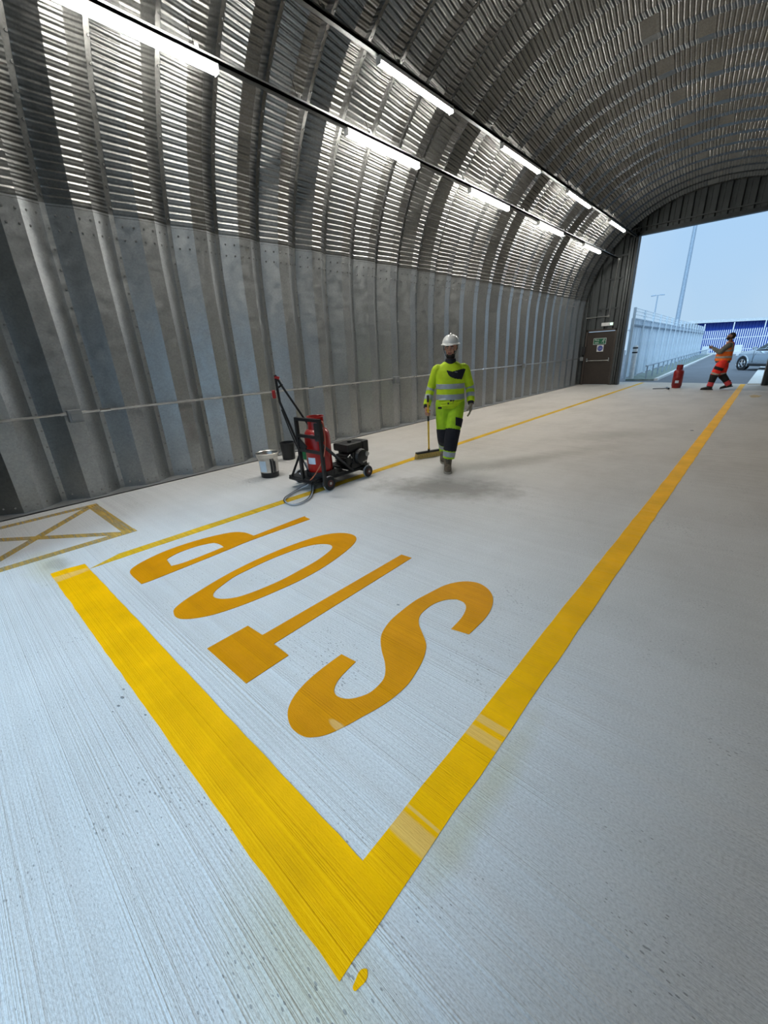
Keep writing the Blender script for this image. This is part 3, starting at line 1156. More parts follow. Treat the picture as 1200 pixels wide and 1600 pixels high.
# long A-shaped push handle
top = WX(430, 589, -4.42)
b1 = Vector((XA + .06, 2.97, zb + .03))
b2 = WX(497, 690, -4.46)
h1 = MB()
h1.tube([top + Vector((0, 0, .02)), WX(437, 628, -4.44), WX(452, 662, -4.45), WX(470, 705, -4.46), b1], .016, 8)
h1.build('handle_tube', 'black_metal', tr, True)
MB().tube([top + Vector((0, 0, .02)), WX(441, 604, -4.43), WX(484, 667, -4.45), b2, Vector((XA, 3.62, zb + .02))], .014, 8).build('handle_tube', 'black_metal', tr, True)
MB().tube([WX(434, 606, -4.43), WX(441, 601, -4.43)], .012, 8).build('handle_rung', 'black_metal', tr)
MB().tube([top + Vector((0, -.01, 0)), WX(436, 591, -4.40)], .018, 8).build('hand_grip', 'red_plastic', tr)
MB().tube([WX(427, 610, -4.42), WX(429, 622, -4.43)], .022, 8).build('valve_grip', 'red_plastic', tr)
MB().tube([WX(437, 592, -4.40), WX(442, 599, -4.40)], .010, 6).build('trigger_lever', 'steel_pipe', tr)
# engine
en = MB()
ex, ey = -4.13, 3.82
en.bbox((ex, ey, .29), (.30, .24, .18), .02)
en.bbox((ex + .02, ey - .16, .28), (.22, .12, .16), .015)
eng = en.build('engine', 'engine_black', tr)
MB().bbox((ex - .02, ey - .02, .44), (.30, .34, .11), .03).build('fuel_tank', 'engine_black', eng)
MB().tube([(ex, ey - .03, .49), (ex, ey - .03, .515)], .03, 12).build('fuel_cap', 'engine_black', eng)
MB().bbox((ex + .02, ey + .15, .42), (.24, .12, .17), .02).build('air_filter', 'engine_black', eng)
MB().lathe([(.115, 0), (.115, .03), (.10, .06), (.05, .07)], (ex + .14, ey + .02, .30), 20, Matrix.Rotation(PI / 2, 3, 'Y')).build('recoil_cover', 'engine_black', eng)
MB().lathe([(.035, 0), (.035, .025), (.02, .03)], (ex + .19, ey + .10, .33), 14, Matrix.Rotation(PI / 2, 3, 'Y')).build('carburettor', 'engine_alloy', eng)
MB().tube([(ex + .19, ey - .02, .28), (ex + .2, ey + .02, .23), (ex + .2, ey + .08, .24)], .012, 6).build('fuel_pipe', 'engine_alloy', eng)
for k in range(5):
    MB().bbox((ex + .03, ey - .23 + .0, .22 + k * .026), (.20, .06, .008), .002).build('cooling_fin', 'engine_black', eng)
MB().tube([(ex + .14, ey - .20, .33), (ex + .15, ey - .17, .36), (ex + .15, ey - .14, .31)], .010, 6).build('exhaust_clip', 'engine_alloy', eng)
MB().box((XA, 3.62, zb + .02), (XB, 3.99, zb + .045)).build('engine_plate', 'black_metal', tr)
MB().bbox((ex, ey, zb + .07), (.30, .30, .07), .01).build('engine_mount', 'black_metal', tr)
MB().bbox((XB - .02, YB - .08, zb + .03), (.03, .22, .03), .004).build('tow_bar', 'engine_alloy', tr)
tag(tr, 'black burner trolley with engine, wheels and tall push handle', 'trolley')


def gas_bottle(loc, r, h, mats, label, rz=0.):
    g = empty('gas_bottle', loc, rz)
    m1, m2 = mats
    hb_ = h * .80
    MB().lathe([(r * .86, .0), (r * .88, .035), (r * .9, .05), (r, .09), (r, hb_ * .55), (r * 1.008, hb_ * .555), (r * 1.008, hb_ * .565), (r, hb_ * .57), (r, hb_ - .10), (r * .95, hb_ - .05), (r * .78, hb_ - .012), (r * .45, hb_ + .01), (.02, hb_ + .015)], (0, 0, 0), 32).build('tank', m1, g, True)
    sh = MB()
    n = 22
    r0, r1 = r * .64, r * .60
    vs, fs = [], []
    a0, a1 = .9, 2 * PI - .9 + .9
    for i in range(n + 1):
        t = .75 + (2 * PI - 1.5) * i / n
        lowz, hi = hb_ - .02, h
        if abs(t - PI) < .5:
            pass
        for rr, zz in ((r0, lowz), (r0 * .97, hi), (r1 * .97, hi), (r1, lowz)):
            vs.append((rr * math.cos(t), rr * math.sin(t), zz))
    for i in range(n):
        for q in range(4):
            q2 = (q + 1) % 4
            fs.append((i * 4 + q, (i + 1) * 4 + q, (i + 1) * 4 + q2, i * 4 + q2))
    fs += [(0, 1, 2, 3), (n * 4 + 3, n * 4 + 2, n * 4 + 1, n * 4)]
    sh.add(vs, fs)
    sh.build('collar', m1, g)
    t_ = MB()
    t_.tube([(r0 * .97 * math.cos(t), r0 * .97 * math.sin(t), h) for t in np.linspace(0, 2 * PI, 29)], .009, 6)
    t_.build('collar_rim', m1, g)
    MB().tube([(0, 0, hb_), (0, 0, hb_ + .08)], [.022, .018], 10).tube([(0, 0, hb_ + .05), (.06, 0, hb_ + .05)], .013, 8).build('valve', 'engine_alloy', g)
    MB().lathe([(.03, 0), (.034, .01), (.03, .025)], (0, 0, hb_ + .08), 12).build('valve_wheel', 'black_plastic', g)
    lb = MB()
    n = 8
    vs, fs = [], []
    for i in range(n + 1):
        t = -.35 + .7 * i / n
        for zz in (hb_ * .28, hb_ * .42):
            vs.append(((r + .0015) * math.cos(t + m2), (r + .0015) * math.sin(t + m2), zz))
    for i in range(n):
        fs.append((2 * i, 2 * i + 2, 2 * i + 3, 2 * i + 1))
    lb.add(vs, fs)
    lb.build('warning_label', 'label_pale', g)
    tag(g, label, 'gas bottle', 'red gas bottles')
    return g


gas_bottle((-4.15, 3.26, zb + .036), .165, .75, ('red_bottle', -1.75), 'tall bright red gas bottle standing on the black trolley', .4)
cyl2 = G(1056, 606)
gas_bottle((cyl2.x, cyl2.y, 0), .16, .80, ('red_bottle_dark', 2.6), 'dark red gas bottle on the floor by the doorway beside the man in orange', 2.2)

# hoses
hz = empty('torch_hose', (0, 0, 0))


def curve_pts(pts, n=6):
    P = [Vector(p) for p in pts]
    out = []
    for i in range(len(P) - 1):
        p0, p1, p2, p3 = P[max(i - 1, 0)], P[i], P[i + 1], P[min(i + 2, len(P) - 1)]
        for k in range(n):
            t = k / n
            out.append(.5 * ((2 * p1) + (p2 - p0) * t + (2 * p0 - 5 * p1 + 4 * p2 - p3) * t * t + (3 * p1 - p0 - 3 * p2 + p3) * t ** 3))
    out.append(P[-1])
    return out


loop = [WX(440, 640, -4.40), WX(456, 680, -4.38), WX(475, 722, -4.34), G(484, 742, .14), G(487, 755, .04), G(487, 768, .014), G(480, 780, .014), G(462, 788, .014), G(446, 785, .014), G(445, 778, .014), G(458, 769, .016), G(470, 762, .03), G(480, 755, .10), Vector((-4.33, 3.03, .20))]
MB().tube(curve_pts(loop), .0085, 7).build('black_hose', 'black_rubber', hz, True)
MB().tube(curve_pts([p + Vector((.03, -.005, .006)) for p in loop[2:]]), .0085, 7).build('grey_hose', 'hose_grey', hz, True)
MB().tube(curve_pts([Vector((-4.12, 3.23, .77)), WY(503, 658, 3.08), WY(507, 676, 3.05), WY(508, 700, 3.02), WY(503, 722, 2.98), WY(492, 742, 2.95), WY(485, 750, 2.95)]), .007, 7).build('orange_hose', 'hose_orange', hz, True)
tag(hz, 'looped gas hoses hanging from the burner trolley onto the floor', 'hose')

# steel pot
pc = G(424, 744)
po = empty('steel_pot', (pc.x - .02, pc.y, 0))
MB().lathe([(.128, .075), (.135, .08), (.138, .265), (.142, .275), (.145, .285), (.158, .30), (.162, .345), (.168, .355), (.160, .36), (.150, .352), (.145, .30), (.13, .27), (.125, .10), (.12, .09)], (0, 0, 0), 30).build('pot_wall', 'pot_steel', po, True)
MB().lathe([(.125, .0), (.13, .003), (.132, .082), (.12, .085)], (0, 0, 0), 30).build('pot_base', 'tar_black', po, True)
MB().lathe([(.126, .13), (.1, .132)], (0, 0, 0), 24).build('residue', 'boot_dust', po)
lb = MB()
vs, fs = [], []
ang = math.atan2(-pc.y, -pc.x)
for i in range(9):
    t = ang - 1.15 + .85 * i / 8
    for zz, r_ in ((.095, .1385), (.255, .1405)):
        vs.append((r_ * math.cos(t), r_ * math.sin(t), zz))
for i in range(8):
    fs.append((2 * i, 2 * i + 2, 2 * i + 3, 2 * i + 1))
lb.add(vs, fs).build('paper_label', 'label_pale', po)
rr = random.Random(3)
for i in range(7):
    t = ang + rr.uniform(.15, .75)
    z1 = rr.uniform(.16, .33)
    MB().tube([(.142 * math.cos(t), .142 * math.sin(t), z1), (.140 * math.cos(t + .03), .140 * math.sin(t + .03), z1 * .6), (.138 * math.cos(t), .138 * math.sin(t), .05)], [rr.uniform(.005, .010), .008, .006], 6).build('tar_drip', 'tar_black', po)
MB().tube([(.155 * math.cos(t), .155 * math.sin(t), .30) for t in (ang + 1.25, ang + 1.45)] + [(.20 * math.cos(ang + 1.35), .20 * math.sin(ang + 1.35), .31)], .007, 6).build('handle_lug', 'pot_steel', po)
tag(po, 'dented steel pot with black tarred base beside the trolley', 'pot')

# black bucket near the wall, green tub
kb = G(452, 717)
bk = empty('black_bucket', (kb.x, kb.y, 0), .5)
mb = MB()
mb.lathe([(.10, .0), (.105, .004), (.122, .27), (.128, .275), (.128, .295), (.118, .295), (.10, .02), (.06, .015)], (0, 0, 0), 26)
mb.build('bucket_wall', 'black_plastic', bk, True)
MB().tube([(.128 * math.cos(t) * 1, .03 * math.sin(t), .285 - .05 * math.sin(t)) for t in np.linspace(0, PI, 13)], .004, 6).build('bail_handle', 'black_metal', bk)
tag(bk, 'small black bucket standing by the ribbed wall', 'bucket')
gb_ = G(483, 716)
gt = empty('green_tub', (gb_.x, gb_.y, 0), .4)
MB().lathe([(.105, 0), (.11, .004), (.125, .17), (.132, .175), (.132, .19), (.12, .19), (.105, .02), (.05, .015)], (0, 0, 0), 24).build('tub_wall', 'green_plastic', gt, True)
tag(gt, 'green plastic tub half hidden behind the red gas bottle', 'tub')
bt = MB()
bt.tube([G(1045, 607, .05), G(1042, 606, .03)], [.03, .035], 8)
bt.tube(curve_pts([G(1043, 606, .02), G(1036, 607, .015), G(1028, 607, .012), G(1020, 607.5, .012)]), .012, 6)
tag(bt.build('torch_lance', 'black_metal'), 'short black torch lance lying beside the dark red gas bottle', 'torch')


# ==================================================================== people
def rot_to(a, b, ang):
    """unit vector a turned towards b by ang"""
    b = (b - a * a.dot(b)).normalized()
    return a * math.cos(ang) + b * math.sin(ang)


def hand(mb, wrist, fdir, pnorm, tdir, curls=(.25, .35, .3), k=1.0, thumb_in=.3, grow=0.):
    """palm, four unequal fingers bent towards pnorm, thumb leaving the tdir side of the palm"""
    w_, f, p, t = Vector(wrist), Vector(fdir).normalized(), Vector(pnorm).normalized(), Vector(tdir).normalized()
    g = grow
    L = .092 * k
    mb.loft([(w_ - f * .02, t * (.026 + g) * k, p * (.020 + g) * k), (w_ + f * .015, t * (.030 + g) * k, p * (.019 + g) * k), (w_ + f * .045 * k, t * (.040 + g) * k, p * (.017 + g) * k), (w_ + f * L, t * (.041 + g) * k, p * (.013 + g) * k), (w_ + f * (L + .008), t * (.036 + g) * k, p * (.009 + g) * k)], 16)
    for off, ln, cx in ((.030, .074, 0), (.0105, .083, .03), (-.0095, .077, .06), (-.029, .060, .1)):
        q = w_ + f * (L - .012) + t * off * k
        d_ = f.copy()
        pts = [q]
        acc = 0
        for j, fr in enumerate((.44, .32, .24)):
            acc += curls[j] + cx * (1 if j == 0 else .3)
            d_ = rot_to(f, p, acc) if acc < PI * .98 else (-f)
            if acc >= PI * .98:
                d_ = (-(f * math.cos(acc - PI)) - p * math.sin(acc - PI)).normalized()
            q = q + d_ * (ln * fr + (.014 if j == 0 else 0)) * k
            pts.append(q)
        mb.tube(pts, [(.0092 + g) * k, (.0088 + g) * k, (.0082 + g) * k, (.0068 + g) * k], 9)
    b0 = w_ + f * .022 * k + t * .026 * k + p * .006
    d1 = (t * .62 + f * .72 + p * thumb_in).normalized()
    d2 = (t * .18 + f * .85 + p * (thumb_in + .25)).normalized()
    mb.tube([b0 - d1 * .015, b0 + d1 * .038 * k, b0 + d1 * .038 * k + d2 * .032 * k, b0 + d1 * .038 * k + d2 * .056 * k], [(.016 + g) * k, (.0115 + g) * k, (.010 + g) * k, (.0075 + g) * k], 9)


def head_shape(mb, HM, k=1.0):
    h = MB()
    h.sphere((0, -.008, .022), (.076, .096, .098), 20, 14)           # skull
    h.loft([((0, .012, -.112), (.026, 0, 0), (0, .034, 0)), ((0, .018, -.098), (.044, 0, 0), (0, .062, 0)), ((0, .014, -.06), (.060, 0, 0), (0, .078, 0)), ((0, .006, 0), (.070, 0, 0), (0, .088, 0)), ((0, .0, .03), (.073, 0, 0), (0, .09, 0))], 20)
    h.loft([((0, .084, .020), (.011, 0, 0), (0, .010, 0)), ((0, .094, 0), (.010, 0, 0), (0, .012, 0)), ((0, .103, -.022), (.014, 0, 0), (0, .014, 0)), ((0, .096, -.032), (.016, 0, 0), (0, .012, 0))], 12)  # nose
    for s in (-1, 1):
        h.loft([((s * .073, -.012, -.032), (.007, 0, 0), (0, .012, 0)), ((s * .080, -.016, -.005), (.008, 0, 0), (0, .018, 0)), ((s * .080, -.020, .022), (.007, 0, 0), (0, .016, 0))], 10)  # ears
        h.sphere((s * .031, .083, .022), (.022, .010, .008), 10, 6)  # brow
        h.sphere((s * .038, .066, -.022), (.022, .020, .018), 10, 6)  # cheek
    h.sphere((0, .086, -.056), (.024, .010, .007), 10, 6)            # upper lip
    h.sphere((0, .084, -.067), (.021, .011, .008), 10, 6)            # lower lip
    h.sphere((0, .072, -.100), (.022, .018, .016), 10, 6)            # chin
    mb.add([HM @ (Vector(v) * k) for v in h.v], h.f)


def face_bits(root, HM, skin_me, body, k=1.0):
    for s in (-1, 1):
        e_ = MB()
        e_.sphere((0, 0, 0), (.0125, .010, .0085), 12, 8)
        MB().add([HM @ ((Vector(v) + Vector((s * .031, .079, .006))) * k) for v in e_.v], e_.f).build('eye', 'eye_white', body, True)
        e_ = MB()
        e_.sphere((0, 0, 0), (.0062, .004, .0065), 10, 6)
        MB().add([HM @ ((Vector(v) + Vector((s * .031, .0885, .006))) * k) for v in e_.v], e_.f).build('iris', 'eye_dark', body, True)


def boot(name, parent, ankle, fwd, pitch, mats, k=1.0, hshaft=.13):
    """ankle joint position; fwd unit vector on the ground; pitch > 0 lifts the heel"""
    f = Vector(fwd).normalized()
    s = Vector((f.y, -f.x, 0))
    RM = Matrix((s, f, Vector((0, 0, 1)))).transposed()
    P = Matrix.Rotation(-pitch, 3, 'X')
    up_ = MB()
    up_.loft([((0, -.005, hshaft), (.056, 0, 0), (0, .062, 0)), ((0, 0, .05), (.052, 0, 0), (0, .062, 0)), ((0, .01, 0), (.046, 0, 0), (0, .066, 0)), ((0, .015, -.04), (.044, 0, 0), (0, .085, 0)), ((0, .02, -.07), (.044, 0, 0), (0, .095, 0))], 16)
    up_.loft([((0, -.05, -.035), (.040, 0, 0), (0, 0, .045)), ((0, .03, -.025), (.043, 0, 0), (0, 0, .055)), ((0, .09, -.042), (.046, 0, 0), (0, 0, .040)), ((0, .15, -.050), (.046, 0, 0), (0, 0, .032)), ((0, .195, -.056), (.036, 0, 0), (0, 0, .024)), ((0, .215, -.062), (.018, 0, 0), (0, 0, .012))], 16)
    up_.sphere((0, -.045, -.035), (.042, .042, .05), 12, 8)
    piv = Vector((0, .15, -.10))          # the ball of the foot stays down
    tf = lambda v: Vector(ankle) + RM @ ((P @ (Vector((v[0] * 1.16, v[1] * 1.06, v[2])) - piv)) + piv)
    m_ = MB().add([tf(v) for v in up_.v], up_.f)
    o_ = link(name, remesh(m_, .006, 3, name), mats[0], parent)
    so = MB()
    pol = [(.036 * math.cos(t) if False else 0, 0) for t in (0,)]
    pol = [(-.040, -.085), (-.030, -.098), (0, -.104), (.030, -.098), (.040, -.085), (.041, .02), (.050, .12), (.047, .17), (.034, .205), (.012, .224), (-.012, .224), (-.034, .205), (-.047, .17), (-.050, .12), (-.041, .02)]
    so.prism(pol, -.100, -.072)
    MB().add([tf(v) for v in so.v], so.f).build('sole', mats[1], o_)
    la = MB()
    for i in range(4):
        z = -.012 + i * .028
        y = .072 - i * .004 - (0 if i else -.012)
        la.tube([(-.022, y - .008, z), (0, y + .004, z + .006), (.022, y - .008, z)], .0045, 6)
    MB().add([tf(v) for v in la.v], la.f).build('lace', mats[2], o_)
    return o_


def leg_tubes(mb, hip, knee, ankle, r, ext=0.):
    h, k_, a = Vector(hip), Vector(knee), Vector(ankle)
    pts = [h + (h - k_) * .12, h, h.lerp(k_, .5), k_, k_.lerp(a, .35), k_.lerp(a, .75), a + (a - k_).normalized() * ext]
    mb.tube(curve_pts(pts, 3), list(np.interp(np.linspace(0, 6, 19), range(7), r)), 16)


# -------------------------------------------------------------- man in yellow
toe = G(699, 741)
vd = Vector((toe.x, toe.y, 0)).normalized()
rzm = math.atan2(vd.x, -vd.y)
man = empty('person', (0, 0, 0), rzm)
man.rotation_euler.z = rzm
MR = Matrix.Rotation(rzm, 4, 'Z')
org = toe - (MR @ Vector((.03, .36, 0)))
man.location = (org.x, org.y, 0)
MM = Matrix.Translation((org.x, org.y, 0)) @ MR
MI = MM.inverted()
Lh, Lk, La = (-.095, 0, .93), (-.03, .14, .50), (.025, .145, .105)
Rh, Rk, Ra = (.095, 0, .93), (.085, .05, .49), (.075, -.27, .185)
Ls, Le, Lw = (-.185, -.01, 1.375), (-.268, -.05, 1.13), (-.282, .07, .915)
Rs, Re = (.185, -.01, 1.375), (.268, -.05, 1.13)
# broom line: head on the floor, handle through his right hand
hd = (G(650, 718) + G(690, 711)) / 2
grip = MI @ Vector((0, 0, 0))
hd_top = hd + Vector((0, 0, .075))


def on_ray_at_depth(px, py, D):
    d_ = ray((px, py))
    h_ = math.hypot(d_.x, d_.y)
    return Vector((d_.x * D / h_, d_.y * D / h_, HC + d_.z * D / h_))


Dman = math.hypot(org.x, org.y)
gw = on_ray_at_depth(669, 646, Dman - .14)
tw_dir = (gw - hd_top).normalized()
tw = hd_top + tw_dir * ((gw - hd_top).length + .38)
gl = MI @ gw
ax = (MI.to_3x3() @ tw_dir).normalized()
pn = Vector((-1, 0, 0))
pn = (pn - ax * pn.dot(ax)).normalized()
fd = ax.cross(pn) if ax.cross(pn).y > 0 else pn.cross(ax)
Rw = gl - fd * .085 - pn * .030
Rw_ = tuple(Rw)

bd = MB()
bd.loft([((0, 0, .86), (.10, 0, 0), (0, .08, 0)), ((0, 0, .95), (.155, 0, 0), (0, .105, 0)), ((0, 0, 1.08), (.145, 0, 0), (0, .095, 0)), ((0, 0, 1.28), (.165, 0, 0), (0, .11, 0)), ((0, -.01, 1.40), (.165, 0, 0), (0, .095, 0)), ((0, -.015, 1.46), (.09, 0, 0), (0, .07, 0))], 20)
bd.tube([(0, -.02, 1.42), (0, -.01, 1.48), (0, .012, 1.56)], [.065, .056, .054], 14)
HM1 = Matrix.Translation((0, .012, 1.645)) @ Matrix.Rotation(-.16, 4, 'Z') @ Matrix.Rotation(-.10, 4, 'X')
head_shape(bd, HM1, .98)
for s_, e_, w_ in ((Ls, Le, Lw), (Rs, Re, Rw_)):
    bd.tube(curve_pts([(s_[0] * .8, 0, 1.38), s_, e_, w_], 4), list(np.interp(np.linspace(0, 3, 13), range(4), (.06, .052, .04, .028))), 14)
for h_, k_, a_ in ((Lh, Lk, La), (Rh, Rk, Ra)):
    leg_tubes(bd, h_, k_, a_, (.07, .08, .072, .056, .052, .04, .036))
hand(bd, Rw, fd, pn, ax, (.75, 1.35, 1.05), 1.0, .6)
hand(bd, Lw, (.06, .22, -1), (1, .15, .05), (.1, 1, .15), (.2, .3, .25), .98, .35)
bme = remesh(bd, .0055, 3, 'body')
body1 = link('body', bme, 'skin', man)
face_bits(man, HM1, bme, body1, .98)
HI1 = HM1.inverted()


def beard_pred(c, n, HI=HI1):
    q = HI @ c
    if not (-.125 < q.z < -.035 and abs(q.x) < .075 and q.y > -.012):
        return False
    if abs(q.x) < .027 and -.078 < q.z < -.05 and q.y > .07:
        return False
    return (q.z < -.068) or (abs(q.x) > .050) or (q.z < -.047 and q.y > .085 and abs(q.x) < .035)


patch(bme, beard_pred, .0035, 'beard', 'hair_dark', body1)
patch(bme, lambda c, n: abs((HI1 @ c).x) < .022 and -.073 < (HI1 @ c).z < -.052 and (HI1 @ c).y > .075, .0012, 'lips', 'lip', body1)
patch(bme, lambda c, n: (HI1 @ c).z > .045 or ((HI1 @ c).z > -.02 and (HI1 @ c).y < -.015 and abs((HI1 @ c).x) < .083), .005, 'hair', 'hair_dark', body1)
for s in (-1, 1):
    patch(bme, lambda c, n: .012 < s * (HI1 @ c).x < .052 and .022 < (HI1 @ c).z < .034 and (HI1 @ c).y > .07, .003, 'eyebrow', 'hair_dark', body1)
# glove on his left hand
gv = MB()
hand(gv, Lw, (.06, .22, -1), (1, .15, .05), (.1, 1, .15), (.2, .3, .25), 1.0, .35, .0035)
link('glove', remesh(gv, .0045, 2, 'glove'), 'glove_grey', man)
# sweatshirt
sw = MB()
sw.loft([((0, .0, .865), (.188, 0, 0), (0, .135, 0)), ((0, 0, .90), (.196, 0, 0), (0, .142, 0)), ((0, 0, 1.0), (.192, 0, 0), (0, .138, 0)), ((0, 0, 1.12), (.190, 0, 0), (0, .135, 0)), ((0, 0, 1.28), (.200, 0, 0), (0, .138, 0)), ((0, -.005, 1.36), (.20, 0, 0), (0, .128, 0)), ((0, -.01, 1.405), (.185, 0, 0), (0, .108, 0)), ((0, -.012, 1.445), (.135, 0, 0), (0, .092, 0)), ((0, -.012, 1.475), (.085, 0, 0), (0, .078, 0))], 28)
for s_, e_, w_ in ((Ls, Le, Lw), (Rs, Re, Rw_)):
    w2 = Vector(e_).lerp(Vector(w_), .86)
    sw.tube(curve_pts([(s_[0] * .72, 0, 1.375), s_, Vector(s_).lerp(Vector(e_), .55), e_, w2], 4), list(np.interp(np.linspace(0, 4, 17), range(5), (.062, .068, .066, .060, .052))), 18)
# soft folds round the waist and elbows
rr = random.Random(5)
for i in range(9):
    z = rr.uniform(.90, .985)
    t0 = rr.uniform(.3, 2.6)
    sw.tube([(.197 * math.cos(t0 + q), .141 * math.sin(t0 + q), z + .02 * q) for q in np.linspace(0, .8, 6)], [.004, .009, .011, .010, .008, .004], 8)
sme = remesh(sw, .0065, 3, 'sweatshirt')
shirt = link('sweatshirt', sme, 'hivis_yellow', man)


def arm_t(c, s_, e_, w_):
    """arc position along upper arm (0..1) and forearm (1..2), and distance"""
    best = (9, 0)
    for j, (a_, b_) in enumerate(((Vector(s_), Vector(e_)), (Vector(e_), Vector(w_)))):
        d_ = b_ - a_
        t = max(0, min(1, (c - a_).dot(d_) / d_.length_squared))
        q = (a_ + d_ * t - c).length
        if q < best[0]:
            best = (q, j + t)
    return best


def torso_pt(c):
    return min(arm_t(c, Ls, Le, Lw)[0], arm_t(c, Rs, Re, Rw_)[0]) > .082 or (abs(c.x) < .17 and c.z < 1.36)


def is_arm(c, s_, e_, w_):
    return arm_t(c, s_, e_, w_)[0] < .085 and c.x * s_[0] > 0 and abs(c.x) > .17


patch(sme, lambda c, n: 1.125 < c.z < 1.195 and torso_pt(c) and abs(c.x) < .2, .003, 'reflective_band', 'reflective', shirt)
patch(sme, lambda c, n: .985 < c.z < 1.055 and torso_pt(c) and abs(c.x) < .2, .003, 'reflective_band', 'reflective', shirt)
for s_, e_, w_ in ((Ls, Le, Lw), (Rs, Re, Rw_)):
    patch(sme, lambda c, n: is_arm(c, s_, e_, w_) and .93 < arm_t(c, s_, e_, w_)[1] < 1.16, .003, 'sleeve_band', 'reflective', shirt)
    patch(sme, lambda c, n: is_arm(c, s_, e_, w_) and 1.36 < arm_t(c, s_, e_, w_)[1] < 1.60, .003, 'sleeve_band', 'reflective', shirt)
    a_, b_ = Vector(e_), Vector(w_)
    MB().tube([a_.lerp(b_, .80), a_.lerp(b_, .99)], [.046, .038], 16).build('cuff', 'navy_cloth', shirt, True)


def chest_pred(c, n):
    if n.y < .2 or c.y < 0:
        return False
    u = (-c.x + .05) / .25
    if not 0 < u < 1:
        return False
    topz = float(np.interp(u, (0, .3, .6, .9, 1), (1.368, 1.350, 1.366, 1.380, 1.372)))
    botz = float(np.interp(u, (0, .08, .2, .45, .8, 1), (1.362, 1.315, 1.285, 1.258, 1.245, 1.368)))
    return botz < c.z < topz


patch(sme, chest_pred, .003, 'chest_panel', 'navy_cloth', shirt)
MB().tube([(-.055, .152, 1.345), (-.09, .146, 1.34)], .0025, 5).build('chest_print', 'reflective', shirt)
MB().loft([((0, -.005, 1.425), (.088, 0, 0), (0, .085, 0)), ((0, .002, 1.46), (.080, 0, 0), (0, .078, 0)), ((0, .004, 1.49), (.072, 0, 0), (0, .070, 0)), ((0, .004, 1.512), (.069, 0, 0), (0, .066, 0))], 22).build('collar', 'navy_cloth', shirt, True)
MB().tube([(.105 * math.cos(t), -.008 + .094 * math.sin(t), 1.452 - .028 * math.sin(t)) for t in np.linspace(0, 2 * PI, 25)], .006, 8).build('neck_piping', 'hivis_yellow', shirt, True)
rr = random.Random(11)
sp_c = [(rr.uniform(-.06, .05), rr.uniform(.93, 1.03), rr.uniform(.006, .014)) for _ in range(9)]
patch(sme, lambda c, n: c.y > .05 and any(abs(c.x - a) < r and abs(c.z - b) < r * 1.2 for a, b, r in sp_c), .002, 'paint_splash', 'tar_black', shirt)
# trousers
tw_ = MB()
tw_.loft([((0, 0, .80), (.13, 0, 0), (0, .105, 0)), ((0, 0, .86), (.180, 0, 0), (0, .128, 0)), ((0, 0, .94), (.178, 0, 0), (0, .125, 0)), ((0, 0, 1.0), (.165, 0, 0), (0, .115, 0))], 26)
leg_tubes(tw_, Lh, Lk, La, (.09, .110, .112, .098, .092, .084, .086), -.075)
leg_tubes(tw_, Rh, Rk, Ra, (.09, .110, .108, .094, .088, .080, .082), -.07)
for i in range(16):
    hip, knee, ank = ((Lh, Lk, La), (Rh, Rk, Ra))[i % 2]
    a_, b_ = (Vector(hip), Vector(knee)) if i < 9 else (Vector(knee), Vector(ank))
    c_ = a_.lerp(b_, rr.uniform(.15, .9))
    r_ = .098 if i < 9 else .082
    t0 = rr.uniform(0, PI)
    tw_.tube([c_ + Vector((r_ * math.cos(t0 + q), r_ * math.sin(t0 + q), .05 * q)) for q in np.linspace(0, 1.1, 6)], [.003, .008, .010, .009, .007, .003], 8)
tme = remesh(tw_, .0065, 3, 'trousers')
trou = link('trousers', tme, 'hivis_green', man)


def leg_of(c):
    def dd(h_, k_, a_):
        r_ = arm_t(c, h_, k_, a_)
        return r_
    l_, r_ = dd(Lh, Lk, La), dd(Rh, Rk, Ra)
    return ('L', l_[1]) if l_[0] < r_[0] else ('R', r_[1])


patch(tme, lambda c, n: leg_of(c)[0] == 'L' and .82 < leg_of(c)[1] < 1.52 and n.y > .15, .004, 'knee_pad', 'navy_cloth', trou)
patch(tme, lambda c, n: leg_of(c)[0] == 'R' and .80 < leg_of(c)[1] < 1.35 and n.y > .0, .004, 'knee_pad', 'navy_cloth', trou)
patch(tme, lambda c, n: leg_of(c)[0] == 'L' and .48 < leg_of(c)[1] < .72 and c.x < -.075 and c.y > -.02, .006, 'thigh_pocket', 'navy_cloth', trou)
patch(tme, lambda c, n: leg_of(c)[0] == 'L' and 1.56 < leg_of(c)[1] < 1.74, .003, 'leg_band', 'reflective', trou)
patch(tme, lambda c, n: leg_of(c)[0] == 'R' and 1.40 < leg_of(c)[1] < 1.60, .003, 'leg_band', 'reflective', trou)
patch(tme, lambda c, n: .865 < c.z < .895 and .115 < c.x < .165 and c.y > .04, .003, 'pocket_edge', 'navy_cloth', trou)
boot('boot', man, La, (.0, 1, 0), 0.0, ('boot_brown', 'sole', 'black_cloth'))
boot('boot', man, Ra, (.08, 1, 0), .55, ('boot_brown', 'sole', 'black_cloth'))
